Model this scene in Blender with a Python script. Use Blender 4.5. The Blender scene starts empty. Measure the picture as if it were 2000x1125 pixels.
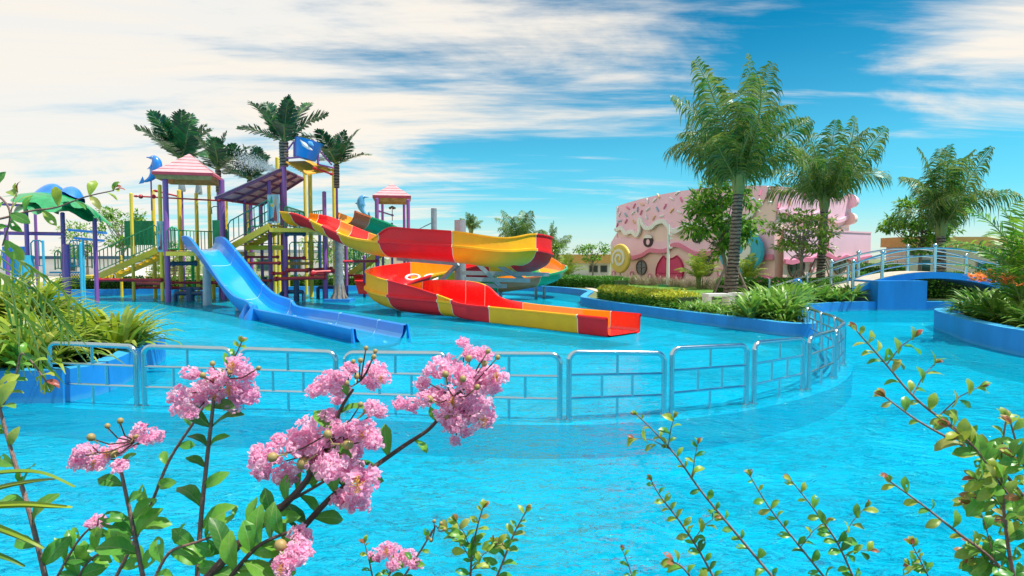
import bpy, bmesh, math, random
from mathutils import Vector, Matrix, Euler, noise
random.seed(7)
R = math.radians
# ------------------------------------------------------------------ camera
CAM_H = 1.75; F = 1200.0; PITCH = math.atan(57.5/1200.0)
scene = bpy.context.scene
cd = bpy.data.cameras.new("camera"); cam = bpy.data.objects.new("camera", cd)
scene.collection.objects.link(cam); scene.camera = cam
cam.location = (0, 0, CAM_H); cam.rotation_euler = (math.pi/2 - PITCH, 0, 0)
cd.sensor_width = 36; cd.lens = 36*F/2000.0; cd.clip_start = 0.05; cd.clip_end = 3000
# ------------------------------------------------------------------ world
SUN_EL, SUN_DIR = R(66), Vector((0.92, -0.12, 0)).normalized()   # towards the sun, in plan
scene.view_settings.view_transform = 'Standard'; scene.view_settings.look = 'None'
scene.view_settings.exposure = 0.9; scene.view_settings.gamma = 1
world = bpy.data.worlds.new("World"); scene.world = world; world.use_nodes = True
def build_world():
    nt = world.node_tree; N = nt.nodes; L = nt.links; N.clear()
    out = N.new('ShaderNodeOutputWorld')
    sky = N.new('ShaderNodeTexSky'); sky.sky_type = 'NISHITA'; sky.sun_disc = False
    sky.sun_elevation = SUN_EL; sky.sun_rotation = math.atan2(SUN_DIR.x, SUN_DIR.y)
    sky.air_density = 1.0; sky.dust_density = 0.3; sky.ozone_density = 3.0
    def math_(op, a, b=None, clamp=False):
        m = N.new('ShaderNodeMath'); m.operation = op; m.use_clamp = clamp
        for i, v in enumerate((a, b)):
            if v is None: continue
            if isinstance(v, (int, float)): m.inputs[i].default_value = v
            else: L.new(v, m.inputs[i])
        return m.outputs[0]
    def maprange(v, a, b, c, d, smooth=True):
        m = N.new('ShaderNodeMapRange'); m.interpolation_type = 'SMOOTHSTEP' if smooth else 'LINEAR'
        L.new(v, m.inputs[0])
        for i, x in enumerate((a, b, c, d)): m.inputs[i+1].default_value = x
        return m.outputs[0]
    tc = N.new('ShaderNodeTexCoord'); sep = N.new('ShaderNodeSeparateXYZ')
    L.new(tc.outputs['Generated'], sep.inputs[0]); X, Y, Z = sep.outputs
    # vivid tropical blue, paler towards the horizon
    tint = N.new('ShaderNodeValToRGB')
    cr = tint.color_ramp; cr.elements[0].position = 0.0; cr.elements[0].color = SKY[0]
    cr.elements[1].position = 1.0; cr.elements[1].color = SKY[3]
    e = cr.elements.new(0.16); e.color = SKY[1]; e = cr.elements.new(0.36); e.color = SKY[2]
    L.new(Z, tint.inputs[0])
    mul = N.new('ShaderNodeMix'); mul.data_type = 'RGBA'; mul.blend_type = 'MULTIPLY'; mul.inputs[0].default_value = 1
    L.new(sky.outputs[0], mul.inputs[6]); L.new(tint.outputs[0], mul.inputs[7])
    bg = N.new('ShaderNodeBackground'); bg.inputs[1].default_value = 0.12; L.new(mul.outputs[2], bg.inputs[0])
    # cloud deck seen in perspective: direction projected on a high plane
    zz = math_('ADD', math_('MAXIMUM', Z, 0.0), 0.10)
    cx = math_('DIVIDE', X, zz); cy = math_('DIVIDE', Y, zz)
    comb = N.new('ShaderNodeCombineXYZ'); L.new(cx, comb.inputs[0]); L.new(cy, comb.inputs[1])
    mp = N.new('ShaderNodeMapping'); mp.inputs['Rotation'].default_value = (0, 0, R(-28)); mp.inputs['Scale'].default_value = (0.50, 1.0, 1)
    L.new(comb.outputs[0], mp.inputs[0])
    n1 = N.new('ShaderNodeTexNoise'); n1.inputs['Scale'].default_value = 1.15; n1.inputs['Detail'].default_value = 9
    n1.inputs['Roughness'].default_value = 0.6; n1.inputs['Distortion'].default_value = 0.9; L.new(mp.outputs[0], n1.inputs[0])
    mp2 = N.new('ShaderNodeMapping'); mp2.inputs['Rotation'].default_value = (0, 0, R(-35)); mp2.inputs['Scale'].default_value = (0.30, 1.7, 1)
    L.new(comb.outputs[0], mp2.inputs[0])
    n2 = N.new('ShaderNodeTexNoise'); n2.inputs['Scale'].default_value = 1.6; n2.inputs['Detail'].default_value = 8
    n2.inputs['Roughness'].default_value = 0.65; L.new(mp2.outputs[0], n2.inputs[0])
    # broad cover: a front that lies to the left and thins to the right
    cover = maprange(math_('ADD', X, math_('MULTIPLY', Z, -0.55)), -0.62, 0.36, 0.30, -0.36, False)
    lowc = maprange(Z, 0.10, 0.20, -0.06, 0.0)
    low2 = maprange(Z, 0.02, 0.055, 0.14, 0.0)
    s = math_('ADD', math_('ADD', math_('ADD', math_('MULTIPLY', n1.outputs[0], 1.25), math_('MULTIPLY', n2.outputs[0], 0.85)), -0.50), cover)
    s = math_('ADD', s, math_('ADD', lowc, low2))
    dv = N.new('ShaderNodeVectorMath'); dv.operation = 'DISTANCE'; sq = N.new('ShaderNodeVectorMath'); sq.operation = 'MULTIPLY'; sq.inputs[1].default_value = (0.8, 0.8, 1.7)
    L.new(tc.outputs['Generated'], sq.inputs[0]); L.new(sq.outputs[0], dv.inputs[0]); dv.inputs[1].default_value = (0.64*0.8, 0.75*0.8, 0.25*1.7)
    s = math_('ADD', s, maprange(dv.outputs['Value'], 0.02, 0.24, 0.48, 0.0))
    mask = maprange(s, 0.36, 0.80, 0.0, 0.95)
    # pale band just above the horizon
    hz = maprange(Z, 0.0, 0.10, 0.62, 0.0)
    wisp = math_('MULTIPLY', maprange(n2.outputs[0], 0.56, 0.74, 0.0, 0.6), math_('MULTIPLY', maprange(Z, 0.08, 0.14, 0.0, 1.0), maprange(Z, 0.26, 0.36, 1.0, 0.0)))
    mask = math_('MAXIMUM', math_('MAXIMUM', mask, wisp), hz)
    ccol = N.new('ShaderNodeValToRGB'); cc = ccol.color_ramp
    cc.elements[0].position = 0.3; cc.elements[0].color = (0.84, 0.87, 0.88, 1); cc.elements[1].position = 0.62; cc.elements[1].color = (1.0, 0.91, 0.79, 1)
    L.new(n1.outputs[0], ccol.inputs[0])
    bgc = N.new('ShaderNodeBackground'); bgc.inputs[1].default_value = 0.56; L.new(ccol.outputs[0], bgc.inputs[0])
    mx = N.new('ShaderNodeMixShader'); L.new(mask, mx.inputs[0]); L.new(bg.outputs[0], mx.inputs[1]); L.new(bgc.outputs[0], mx.inputs[2])
    L.new(mx.outputs[0], out.inputs[0])
SKY = [(0.28, 0.62, 0.70, 1), (0.17, 0.64, 0.66, 1), (0.0, 0.40, 0.48, 1), (0.0, 0.34, 0.42, 1)]
build_world()
sd = bpy.data.lights.new("sun", 'SUN'); sd.energy = 3.8; sd.angle = R(0.5); sd.color = (1.0, 0.95, 0.86)
sun = bpy.data.objects.new("sun", sd); scene.collection.objects.link(sun)
sv = Vector((SUN_DIR.x*math.cos(SUN_EL), SUN_DIR.y*math.cos(SUN_EL), math.sin(SUN_EL)))
sun.rotation_euler = sv.to_track_quat('Z', 'Y').to_euler(); sun.location = (0, 0, 60)
# ------------------------------------------------------------------ measuring helpers (survey of the place)
_cp, _sp = math.cos(PITCH), math.sin(PITCH)
def ray(px, py):
    a = (px-1000)/F; b = -(py-562.5)/F
    return Vector((a, _cp + b*_sp, -_sp + b*_cp))
def W(px, py, D):
    r = ray(px, py); return Vector((0, 0, CAM_H)) + r*(D/r.y)
def G(px, py, z=0.0):
    r = ray(px, py); return Vector((0, 0, CAM_H)) + r*((z-CAM_H)/r.z)
# ------------------------------------------------------------------ materials
MATS = {}
def nodes(name):
    m = bpy.data.materials.new(name); m.use_nodes = True
    nt = m.node_tree; nt.nodes.clear(); o = nt.nodes.new('ShaderNodeOutputMaterial')
    return m, nt.nodes, nt.links, o
def mat(name, col, rough=0.5, metal=0.0, var=0.12, vscale=3.0, bump=0.0, bscale=30.0, coat=0.0, streak=False):
    if name in MATS: return MATS[name]
    m, N, L, o = nodes(name)
    p = N.new('ShaderNodeBsdfPrincipled'); p.inputs['Roughness'].default_value = rough; p.inputs['Metallic'].default_value = metal
    if coat: p.inputs['Coat Weight'].default_value = coat; p.inputs['Coat Roughness'].default_value = 0.12
    L.new(p.outputs[0], o.inputs[0])
    tc = N.new('ShaderNodeTexCoord'); mp = N.new('ShaderNodeMapping'); L.new(tc.outputs['Object'], mp.inputs[0])
    if streak: mp.inputs['Scale'].default_value = (1, 1, 0.18)
    n = N.new('ShaderNodeTexNoise'); n.inputs['Scale'].default_value = vscale; n.inputs['Detail'].default_value = 6; n.inputs['Roughness'].default_value = 0.65
    L.new(mp.outputs[0], n.inputs[0])
    r = N.new('ShaderNodeValToRGB'); r.color_ramp.elements[0].position = 0.3; r.color_ramp.elements[1].position = 0.7
    c = Vector(col)
    r.color_ramp.elements[0].color = (*(c*(1-var)), 1); r.color_ramp.elements[1].color = (*[min(1, x*(1+var*0.8)) for x in c], 1)
    L.new(n.outputs[0], r.inputs[0]); L.new(r.outputs[0], p.inputs['Base Color'])
    rr = N.new('ShaderNodeMapRange'); rr.inputs[3].default_value = max(0.02, rough-0.1); rr.inputs[4].default_value = min(1, rough+0.12)
    L.new(n.outputs[0], rr.inputs[0]); L.new(rr.outputs[0], p.inputs['Roughness'])
    if bump:
        b = N.new('ShaderNodeBump'); b.inputs['Strength'].default_value = bump; b.inputs['Distance'].default_value = 0.02
        n2 = N.new('ShaderNodeTexNoise'); n2.inputs['Scale'].default_value = bscale; n2.inputs['Detail'].default_value = 5
        L.new(tc.outputs['Object'], n2.inputs[0]); L.new(n2.outputs[0], b.inputs['Height']); L.new(b.outputs[0], p.inputs['Normal'])
    MATS[name] = m; return m
def leafmat(name, cols, trans=0.35, rough=0.42, vein=False):
    if name in MATS: return MATS[name]
    m, N, L, o = nodes(name)
    geo = N.new('ShaderNodeNewGeometry'); oi = N.new('ShaderNodeObjectInfo')
    ad = N.new('ShaderNodeMath'); ad.operation = 'ADD'; L.new(geo.outputs['Random Per Island'], ad.inputs[0]); L.new(oi.outputs['Random'], ad.inputs[1])
    fr = N.new('ShaderNodeMath'); fr.operation = 'FRACT'; L.new(ad.outputs[0], fr.inputs[0])
    r = N.new('ShaderNodeValToRGB'); k = len(cols)
    r.color_ramp.elements[0].color = (*cols[0], 1); r.color_ramp.elements[1].color = (*cols[-1], 1)
    for i in range(1, k-1): e = r.color_ramp.elements.new(i/(k-1)); e.color = (*cols[i], 1)
    L.new(fr.outputs[0], r.inputs[0])
    tc = N.new('ShaderNodeTexCoord'); n = N.new('ShaderNodeTexNoise'); n.inputs['Scale'].default_value = 7; n.inputs['Detail'].default_value = 4
    L.new(tc.outputs['Object'], n.inputs[0])
    hv = N.new('ShaderNodeHueSaturation'); L.new(r.outputs[0], hv.inputs['Color'])
    mr = N.new('ShaderNodeMapRange'); mr.inputs[3].default_value = 0.72; mr.inputs[4].default_value = 1.28; L.new(n.outputs[0], mr.inputs[0]); L.new(mr.outputs[0], hv.inputs['Value'])
    colo = hv.outputs[0]
    if vein:     # pale midrib and side veins in the blade's own coordinates (x across, y along)
        sp = N.new('ShaderNodeSeparateXYZ'); L.new(tc.outputs['Object'], sp.inputs[0])
        def M(op, a, b=None, c=None):
            q = N.new('ShaderNodeMath'); q.operation = op
            for i, v in enumerate((a, b, c)):
                if v is None: continue
                if isinstance(v, (int, float)): q.inputs[i].default_value = v
                else: L.new(v, q.inputs[i])
            return q.outputs[0]
        ax = M('ABSOLUTE', sp.outputs[0]); mid = M('LESS_THAN', ax, 0.014)
        sv_ = M('LESS_THAN', M('FRACT', M('MULTIPLY', M('SUBTRACT', sp.outputs[1], M('MULTIPLY', ax, 0.9)), 7.5)), 0.10)
        vv = M('MAXIMUM', mid, M('MULTIPLY', sv_, 0.45)); mx_ = N.new('ShaderNodeMix'); mx_.data_type = 'RGBA'; L.new(M('MULTIPLY', vv, 0.6), mx_.inputs[0]); L.new(colo, mx_.inputs[6]); mx_.inputs[7].default_value = (0.30, 0.42, 0.14, 1); colo = mx_.outputs[2]
    p = N.new('ShaderNodeBsdfPrincipled'); p.inputs['Roughness'].default_value = rough; L.new(colo, p.inputs['Base Color'])
    t = N.new('ShaderNodeBsdfTranslucent'); L.new(colo, t.inputs[0])
    mx = N.new('ShaderNodeMixShader'); mx.inputs[0].default_value = trans
    L.new(p.outputs[0], mx.inputs[1]); L.new(t.outputs[0], mx.inputs[2]); L.new(mx.outputs[0], o.inputs[0])
    MATS[name] = m; return m
def water_mat():
    m, N, L, o = nodes('pool_water')
    tc = N.new('ShaderNodeTexCoord')
    def nz(scale, sx, sy, rot, det=3, dist=0.0):
        mp = N.new('ShaderNodeMapping'); mp.inputs['Scale'].default_value = (sx, sy, 1); mp.inputs['Rotation'].default_value = (0, 0, R(rot)); L.new(tc.outputs['Object'], mp.inputs[0])
        n = N.new('ShaderNodeTexNoise'); n.inputs['Scale'].default_value = scale; n.inputs['Detail'].default_value = det; n.inputs['Distortion'].default_value = dist
        L.new(mp.outputs[0], n.inputs[0]); return n.outputs[0]
    a = nz(1.1, 1, 1.5, 12, 3, 0.8); b = nz(4.2, 1, 1.9, -14, 4, 1.2); c = nz(15, 1, 1.7, 5, 3, 0.6)
    def mad(x, y, k):
        mm = N.new('ShaderNodeMath'); mm.operation = 'MULTIPLY_ADD'; L.new(y, mm.inputs[0]); mm.inputs[1].default_value = k
        if isinstance(x, (int, float)): mm.inputs[2].default_value = x
        else: L.new(x, mm.inputs[2])
        return mm.outputs[0]
    h = mad(mad(mad(0.0, a, 0.62), b, 0.32), c, 0.045)
    gst = nz(0.35, 1, 2.2, 20, 2, 0.5); gr = N.new('ShaderNodeMapRange'); gr.inputs[1].default_value = 0.35; gr.inputs[2].default_value = 0.68; gr.inputs[3].default_value = 0.55; gr.inputs[4].default_value = 1.35; L.new(gst, gr.inputs[0])
    hm = N.new('ShaderNodeMath'); hm.operation = 'MULTIPLY'; L.new(h, hm.inputs[0]); L.new(gr.outputs[0], hm.inputs[1]); h = hm.outputs[0]
    bp = N.new('ShaderNodeBump'); bp.inputs['Strength'].default_value = 1.0; bp.inputs['Distance'].default_value = 0.42; L.new(h, bp.inputs['Height'])
    fr = N.new('ShaderNodeFresnel'); fr.inputs['IOR'].default_value = 1.30; L.new(bp.outputs[0], fr.inputs['Normal'])
    gl = N.new('ShaderNodeBsdfGlossy'); gl.inputs['Roughness'].default_value = 0.03; L.new(bp.outputs[0], gl.inputs['Normal'])
    tr = N.new('ShaderNodeBsdfTransparent'); tr.inputs[0].default_value = (0.18, 0.90, 1.0, 1)
    df = N.new('ShaderNodeBsdfDiffuse'); df.inputs[0].default_value = (0.0, 0.38, 0.54, 1)
    m1 = N.new('ShaderNodeMixShader'); m1.inputs[0].default_value = 0.45; L.new(tr.outputs[0], m1.inputs[1]); L.new(df.outputs[0], m1.inputs[2])
    m2 = N.new('ShaderNodeMixShader'); L.new(fr.outputs[0], m2.inputs[0]); L.new(m1.outputs[0], m2.inputs[1]); L.new(gl.outputs[0], m2.inputs[2])
    L.new(m2.outputs[0], o.inputs[0]); MATS['pool_water'] = m; return m
def glass_mat():
    m, N, L, o = nodes('dark_glass')
    p = N.new('ShaderNodeBsdfPrincipled'); p.inputs['Base Color'].default_value = (0.03, 0.06, 0.055, 1); p.inputs['Roughness'].default_value = 0.05
    n = N.new('ShaderNodeTexNoise'); n.inputs['Scale'].default_value = 2; b = N.new('ShaderNodeBump'); b.inputs['Strength'].default_value = 0.1
    L.new(n.outputs[0], b.inputs['Height']); L.new(b.outputs[0], p.inputs['Normal']); L.new(p.outputs[0], o.inputs[0]); MATS['dark_glass'] = m; return m
WATER = water_mat(); GLASS = glass_mat()
M_BLUE = mat('blue_pool_paint', (0.004, 0.22, 0.60), 0.45, var=0.22, vscale=1.3, bump=0.15, bscale=25, streak=True)
def waterline(m):      # pale lime scale left by the water, a hand's breadth above the surface
    N = m.node_tree.nodes; L = m.node_tree.links; p = next(n for n in N if n.type == 'BSDF_PRINCIPLED'); src = p.inputs['Base Color'].links[0].from_socket
    g = N.new('ShaderNodeNewGeometry'); sp = N.new('ShaderNodeSeparateXYZ'); L.new(g.outputs['Position'], sp.inputs[0]); n = N.new('ShaderNodeTexNoise'); n.inputs['Scale'].default_value = 3.5; n.inputs['Detail'].default_value = 6; L.new(g.outputs['Position'], n.inputs[0])
    a = N.new('ShaderNodeMath'); a.operation = 'MULTIPLY_ADD'; L.new(n.outputs[0], a.inputs[0]); a.inputs[1].default_value = -0.12; L.new(sp.outputs[2], a.inputs[2])
    r = N.new('ShaderNodeMapRange'); L.new(a.outputs[0], r.inputs[0]); r.inputs[1].default_value = -0.03; r.inputs[2].default_value = 0.02; r.inputs[3].default_value = 0.45; r.inputs[4].default_value = 0.0
    mx = N.new('ShaderNodeMix'); mx.data_type = 'RGBA'; L.new(r.outputs[0], mx.inputs[0]); L.new(src, mx.inputs[6]); mx.inputs[7].default_value = (0.06, 0.34, 0.52, 1); L.new(mx.outputs[2], p.inputs['Base Color'])
waterline(M_BLUE)
M_BLUETOP = mat('pale_blue_coping', (0.03, 0.33, 0.62), 0.5, var=0.2, vscale=2.5)
M_FLOOR = mat('pool_floor_paint', (0.03, 0.58, 0.74), 0.6, var=0.20, vscale=0.7)
M_STEEL = mat('stainless_steel', (0.46, 0.62, 0.70), 0.2, 1.0, var=0.05)
M_GALV = mat('galvanised_steel', (0.34, 0.40, 0.43), 0.5, 0.35, var=0.18, vscale=6)
M_PURPLE = mat('purple_paint', (0.27, 0.085, 0.34), 0.38, var=0.16, vscale=2, streak=True, coat=0.3)
M_YELLOW = mat('yellow_paint', (0.80, 0.58, 0.04), 0.4, var=0.16, vscale=2, streak=True, coat=0.2)
M_YELLOW2 = mat('bright_yellow_paint', (0.82, 0.56, 0.02), 0.4, var=0.12, coat=0.2)
M_RED = mat('red_pipe_paint', (0.46, 0.02, 0.035), 0.4, var=0.2)
M_GREEN = mat('green_rail_paint', (0.01, 0.32, 0.13), 0.4, var=0.2)
M_DKBLUE = mat('dark_blue_pipe', (0.03, 0.075, 0.16), 0.45, var=0.2)
M_CYAN = mat('cyan_paint', (0.05, 0.42, 0.60), 0.4, var=0.15)
M_SLBLUE = mat('blue_fibreglass', (0.0, 0.23, 0.72), 0.35, var=0.12, vscale=1.2, coat=0.15)
M_SLBED = mat('light_blue_fibreglass', (0.0, 0.36, 0.82), 0.22, var=0.10, vscale=1.2, coat=0.6)
M_RIN = mat('red_gelcoat', (0.85, 0.012, 0.012), 0.25, var=0.08, coat=0.6)
M_ROUT = mat('crimson_fibreglass', (0.80, 0.004, 0.012), 0.6, var=0.12, vscale=2, coat=0.0)
M_YIN = mat('orange_gelcoat', (0.95, 0.33, 0.005), 0.25, var=0.08, coat=0.6)
M_YOUT = mat('golden_fibreglass', (1.0, 0.43, 0.0), 0.6, var=0.12, vscale=2, coat=0.0)
M_GIN = mat('green_gelcoat', (0.01, 0.40, 0.10), 0.28, var=0.1, coat=0.5)
M_GOUT = mat('green_fibreglass', (0.01, 0.34, 0.14), 0.35, var=0.12, coat=0.3)
M_BOUT = mat('terracotta_fibreglass', (0.62, 0.15, 0.05), 0.4, var=0.12, coat=0.3)
M_SEAM = mat('pale_sealant', (0.80, 0.68, 0.50), 0.5, var=0.1)
M_WHITE = mat('white_paint', (0.78, 0.78, 0.76), 0.5, var=0.06)
M_CONC = mat('pale_paving', (0.46, 0.41, 0.34), 0.8, var=0.2, vscale=2, bump=0.2)
M_SOIL = mat('dark_soil', (0.035, 0.027, 0.02), 0.95, var=0.4, vscale=8, bump=0.5)
M_LAWN = mat('lawn_turf', (0.09, 0.22, 0.02), 0.9, var=0.3, vscale=4, bump=0.6, bscale=60)
M_LAND = mat('far_land', (0.14, 0.18, 0.07), 0.95, var=0.4, vscale=0.15)
M_ROOFL = mat('pale_pink_roof', (0.60, 0.33, 0.36), 0.5, var=0.15, vscale=4)
M_ROOFR = mat('crimson_roof_edge', (0.40, 0.04, 0.07), 0.5, var=0.15)
M_ROOFU = mat('ochre_roof_lining', (0.48, 0.25, 0.08), 0.6, var=0.35, vscale=5)
M_AWN = mat('plum_awning', (0.60, 0.38, 0.48), 0.6, var=0.2, vscale=3)
M_PKTOP = mat('frosting_pink', (0.90, 0.54, 0.66), 0.6, var=0.05, vscale=1)
M_PKMID = mat('lilac_pink_wall', (0.88, 0.57, 0.70), 0.6, var=0.05, vscale=1)
M_PKBASE = mat('beige_pink_wall', (0.86, 0.62, 0.58), 0.65, var=0.07, vscale=1, streak=True)
M_PKDARK = mat('dark_pink_trim', (0.74, 0.22, 0.36), 0.5, var=0.08)
M_DOOR = mat('raspberry_door', (0.66, 0.05, 0.17), 0.45, var=0.1)
M_BLACK = mat('dark_plum_paint', (0.03, 0.012, 0.03), 0.5, var=0.1)
M_LEMON = mat('lemon_paint', (0.74, 0.55, 0.10), 0.5, var=0.07)
M_SKYB = mat('sky_blue_paint', (0.03, 0.42, 0.62), 0.5, var=0.08)
M_OCHRE = mat('ochre_fascia', (0.55, 0.33, 0.10), 0.7, var=0.1)
M_CREAM = mat('cream_render', (0.70, 0.62, 0.52), 0.8, var=0.08)
M_TRUNK = mat('palm_bark', (0.20, 0.165, 0.13), 0.9, var=0.4, vscale=9, bump=0.8, bscale=18)
def bark_rings(m):
    N = m.node_tree.nodes; L = m.node_tree.links; p = next(n for n in N if n.type == 'BSDF_PRINCIPLED'); src = p.inputs['Base Color'].links[0].from_socket
    tc = N.new('ShaderNodeTexCoord'); w = N.new('ShaderNodeTexWave'); w.wave_type = 'BANDS'; w.bands_direction = 'Z'; w.inputs['Scale'].default_value = 2.6; w.inputs['Distortion'].default_value = 2.6; w.inputs['Detail'].default_value = 3; w.inputs['Detail Scale'].default_value = 2.2
    L.new(tc.outputs['Object'], w.inputs[0]); r = N.new('ShaderNodeMapRange'); r.inputs[1].default_value = 0.12; r.inputs[2].default_value = 0.55; r.inputs[3].default_value = 0.22; r.inputs[4].default_value = 1.15; L.new(w.outputs[1], r.inputs[0])
    mx = N.new('ShaderNodeMix'); mx.data_type = 'RGBA'; mx.blend_type = 'MULTIPLY'; mx.inputs[0].default_value = 1; L.new(src, mx.inputs[6]); L.new(r.outputs[0], mx.inputs[7]); L.new(mx.outputs[2], p.inputs['Base Color'])
bark_rings(M_TRUNK)
M_BARK = mat('grey_bark', (0.24, 0.20, 0.16), 0.9, var=0.35, vscale=8, bump=0.6)
M_STEM = mat('mauve_stem', (0.22, 0.12, 0.10), 0.6, var=0.3, vscale=25, bump=0.3, bscale=120)
M_DSTEM = mat('dark_twig', (0.085, 0.045, 0.035), 0.7, var=0.3, vscale=25, bump=0.4, bscale=120)
M_TRELLIS = mat('timber_stake', (0.22, 0.17, 0.13), 0.85, var=0.3)
M_BUD = mat('olive_bud', (0.34, 0.24, 0.08), 0.5, var=0.35, vscale=60)
M_STAMEN = mat('yellow_stamen', (0.70, 0.36, 0.05), 0.6, var=0.3, vscale=80)
M_DOLPH = mat('dolphin_blue', (0.02, 0.20, 0.62), 0.3, var=0.25, vscale=2, coat=0.5)
M_DOLPH2 = mat('dolphin_light_blue', (0.10, 0.38, 0.72), 0.35, var=0.2, vscale=2, coat=0.4)
def L_(n, cols, **k): return leafmat(n, cols, **k)
LM_COCO = L_('coconut_leaf', [(0.035, 0.13, 0.03), (0.07, 0.22, 0.03), (0.24, 0.30, 0.05), (0.13, 0.25, 0.15)], trans=0.35)
LM_FAKE = L_('dark_palm_leaf', [(0.010, 0.075, 0.045), (0.02, 0.15, 0.05), (0.04, 0.06, 0.06), (0.06, 0.22, 0.04)], trans=0.15, rough=0.35)
LM_TREE = L_('broad_tree_leaf', [(0.04, 0.20, 0.015), (0.12, 0.34, 0.02), (0.26, 0.44, 0.03), (0.03, 0.14, 0.03)], trans=0.4)
LM_TREE2 = L_('olive_tree_leaf', [(0.10, 0.22, 0.03), (0.20, 0.38, 0.04), (0.26, 0.26, 0.06)], trans=0.4)
LM_HEDGE = L_('yellow_hedge_leaf', [(0.52, 0.56, 0.04), (0.74, 0.68, 0.07), (0.30, 0.44, 0.03)], trans=0.35)
LM_HEDGEG = L_('green_hedge_leaf', [(0.05, 0.20, 0.02), (0.12, 0.32, 0.03), (0.07, 0.25, 0.04)], trans=0.3)
LM_STRAP = L_('strap_leaf', [(0.06, 0.22, 0.02), (0.14, 0.34, 0.03), (0.26, 0.42, 0.07), (0.03, 0.12, 0.02)], trans=0.35)
LM_LADY = L_('lady_palm_leaf', [(0.20, 0.32, 0.02), (0.36, 0.44, 0.03), (0.09, 0.22, 0.02), (0.46, 0.46, 0.08)], trans=0.4)
LM_MYRT = L_('myrtle_leaf', [(0.05, 0.24, 0.03), (0.10, 0.34, 0.04), (0.18, 0.42, 0.04), (0.04, 0.17, 0.04)], trans=0.42, rough=0.36, vein=True)
LM_MYRT2 = L_('myrtle_young_leaf', [(0.28, 0.44, 0.04), (0.44, 0.46, 0.05), (0.16, 0.38, 0.05), (0.40, 0.34, 0.08)], trans=0.45, rough=0.4, vein=True)
LM_TIP = L_('myrtle_red_tip', [(0.42, 0.10, 0.08), (0.36, 0.18, 0.06)], trans=0.4)
LM_PETAL = L_('pink_petal', [(0.96, 0.62, 0.78), (0.95, 0.50, 0.72), (0.97, 0.76, 0.86), (0.93, 0.42, 0.66)], trans=0.6, rough=0.7)
LM_ORANGE = L_('orange_bract', [(0.85, 0.16, 0.03), (0.90, 0.30, 0.08), (0.80, 0.42, 0.12)], trans=0.3)
LM_REDSH = L_('russet_leaf', [(0.22, 0.06, 0.05), (0.30, 0.14, 0.10), (0.14, 0.16, 0.05)], trans=0.3)
LM_FUZZ = L_('grey_grass', [(0.22, 0.20, 0.12), (0.30, 0.22, 0.18), (0.14, 0.20, 0.06)], trans=0.35)
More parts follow.
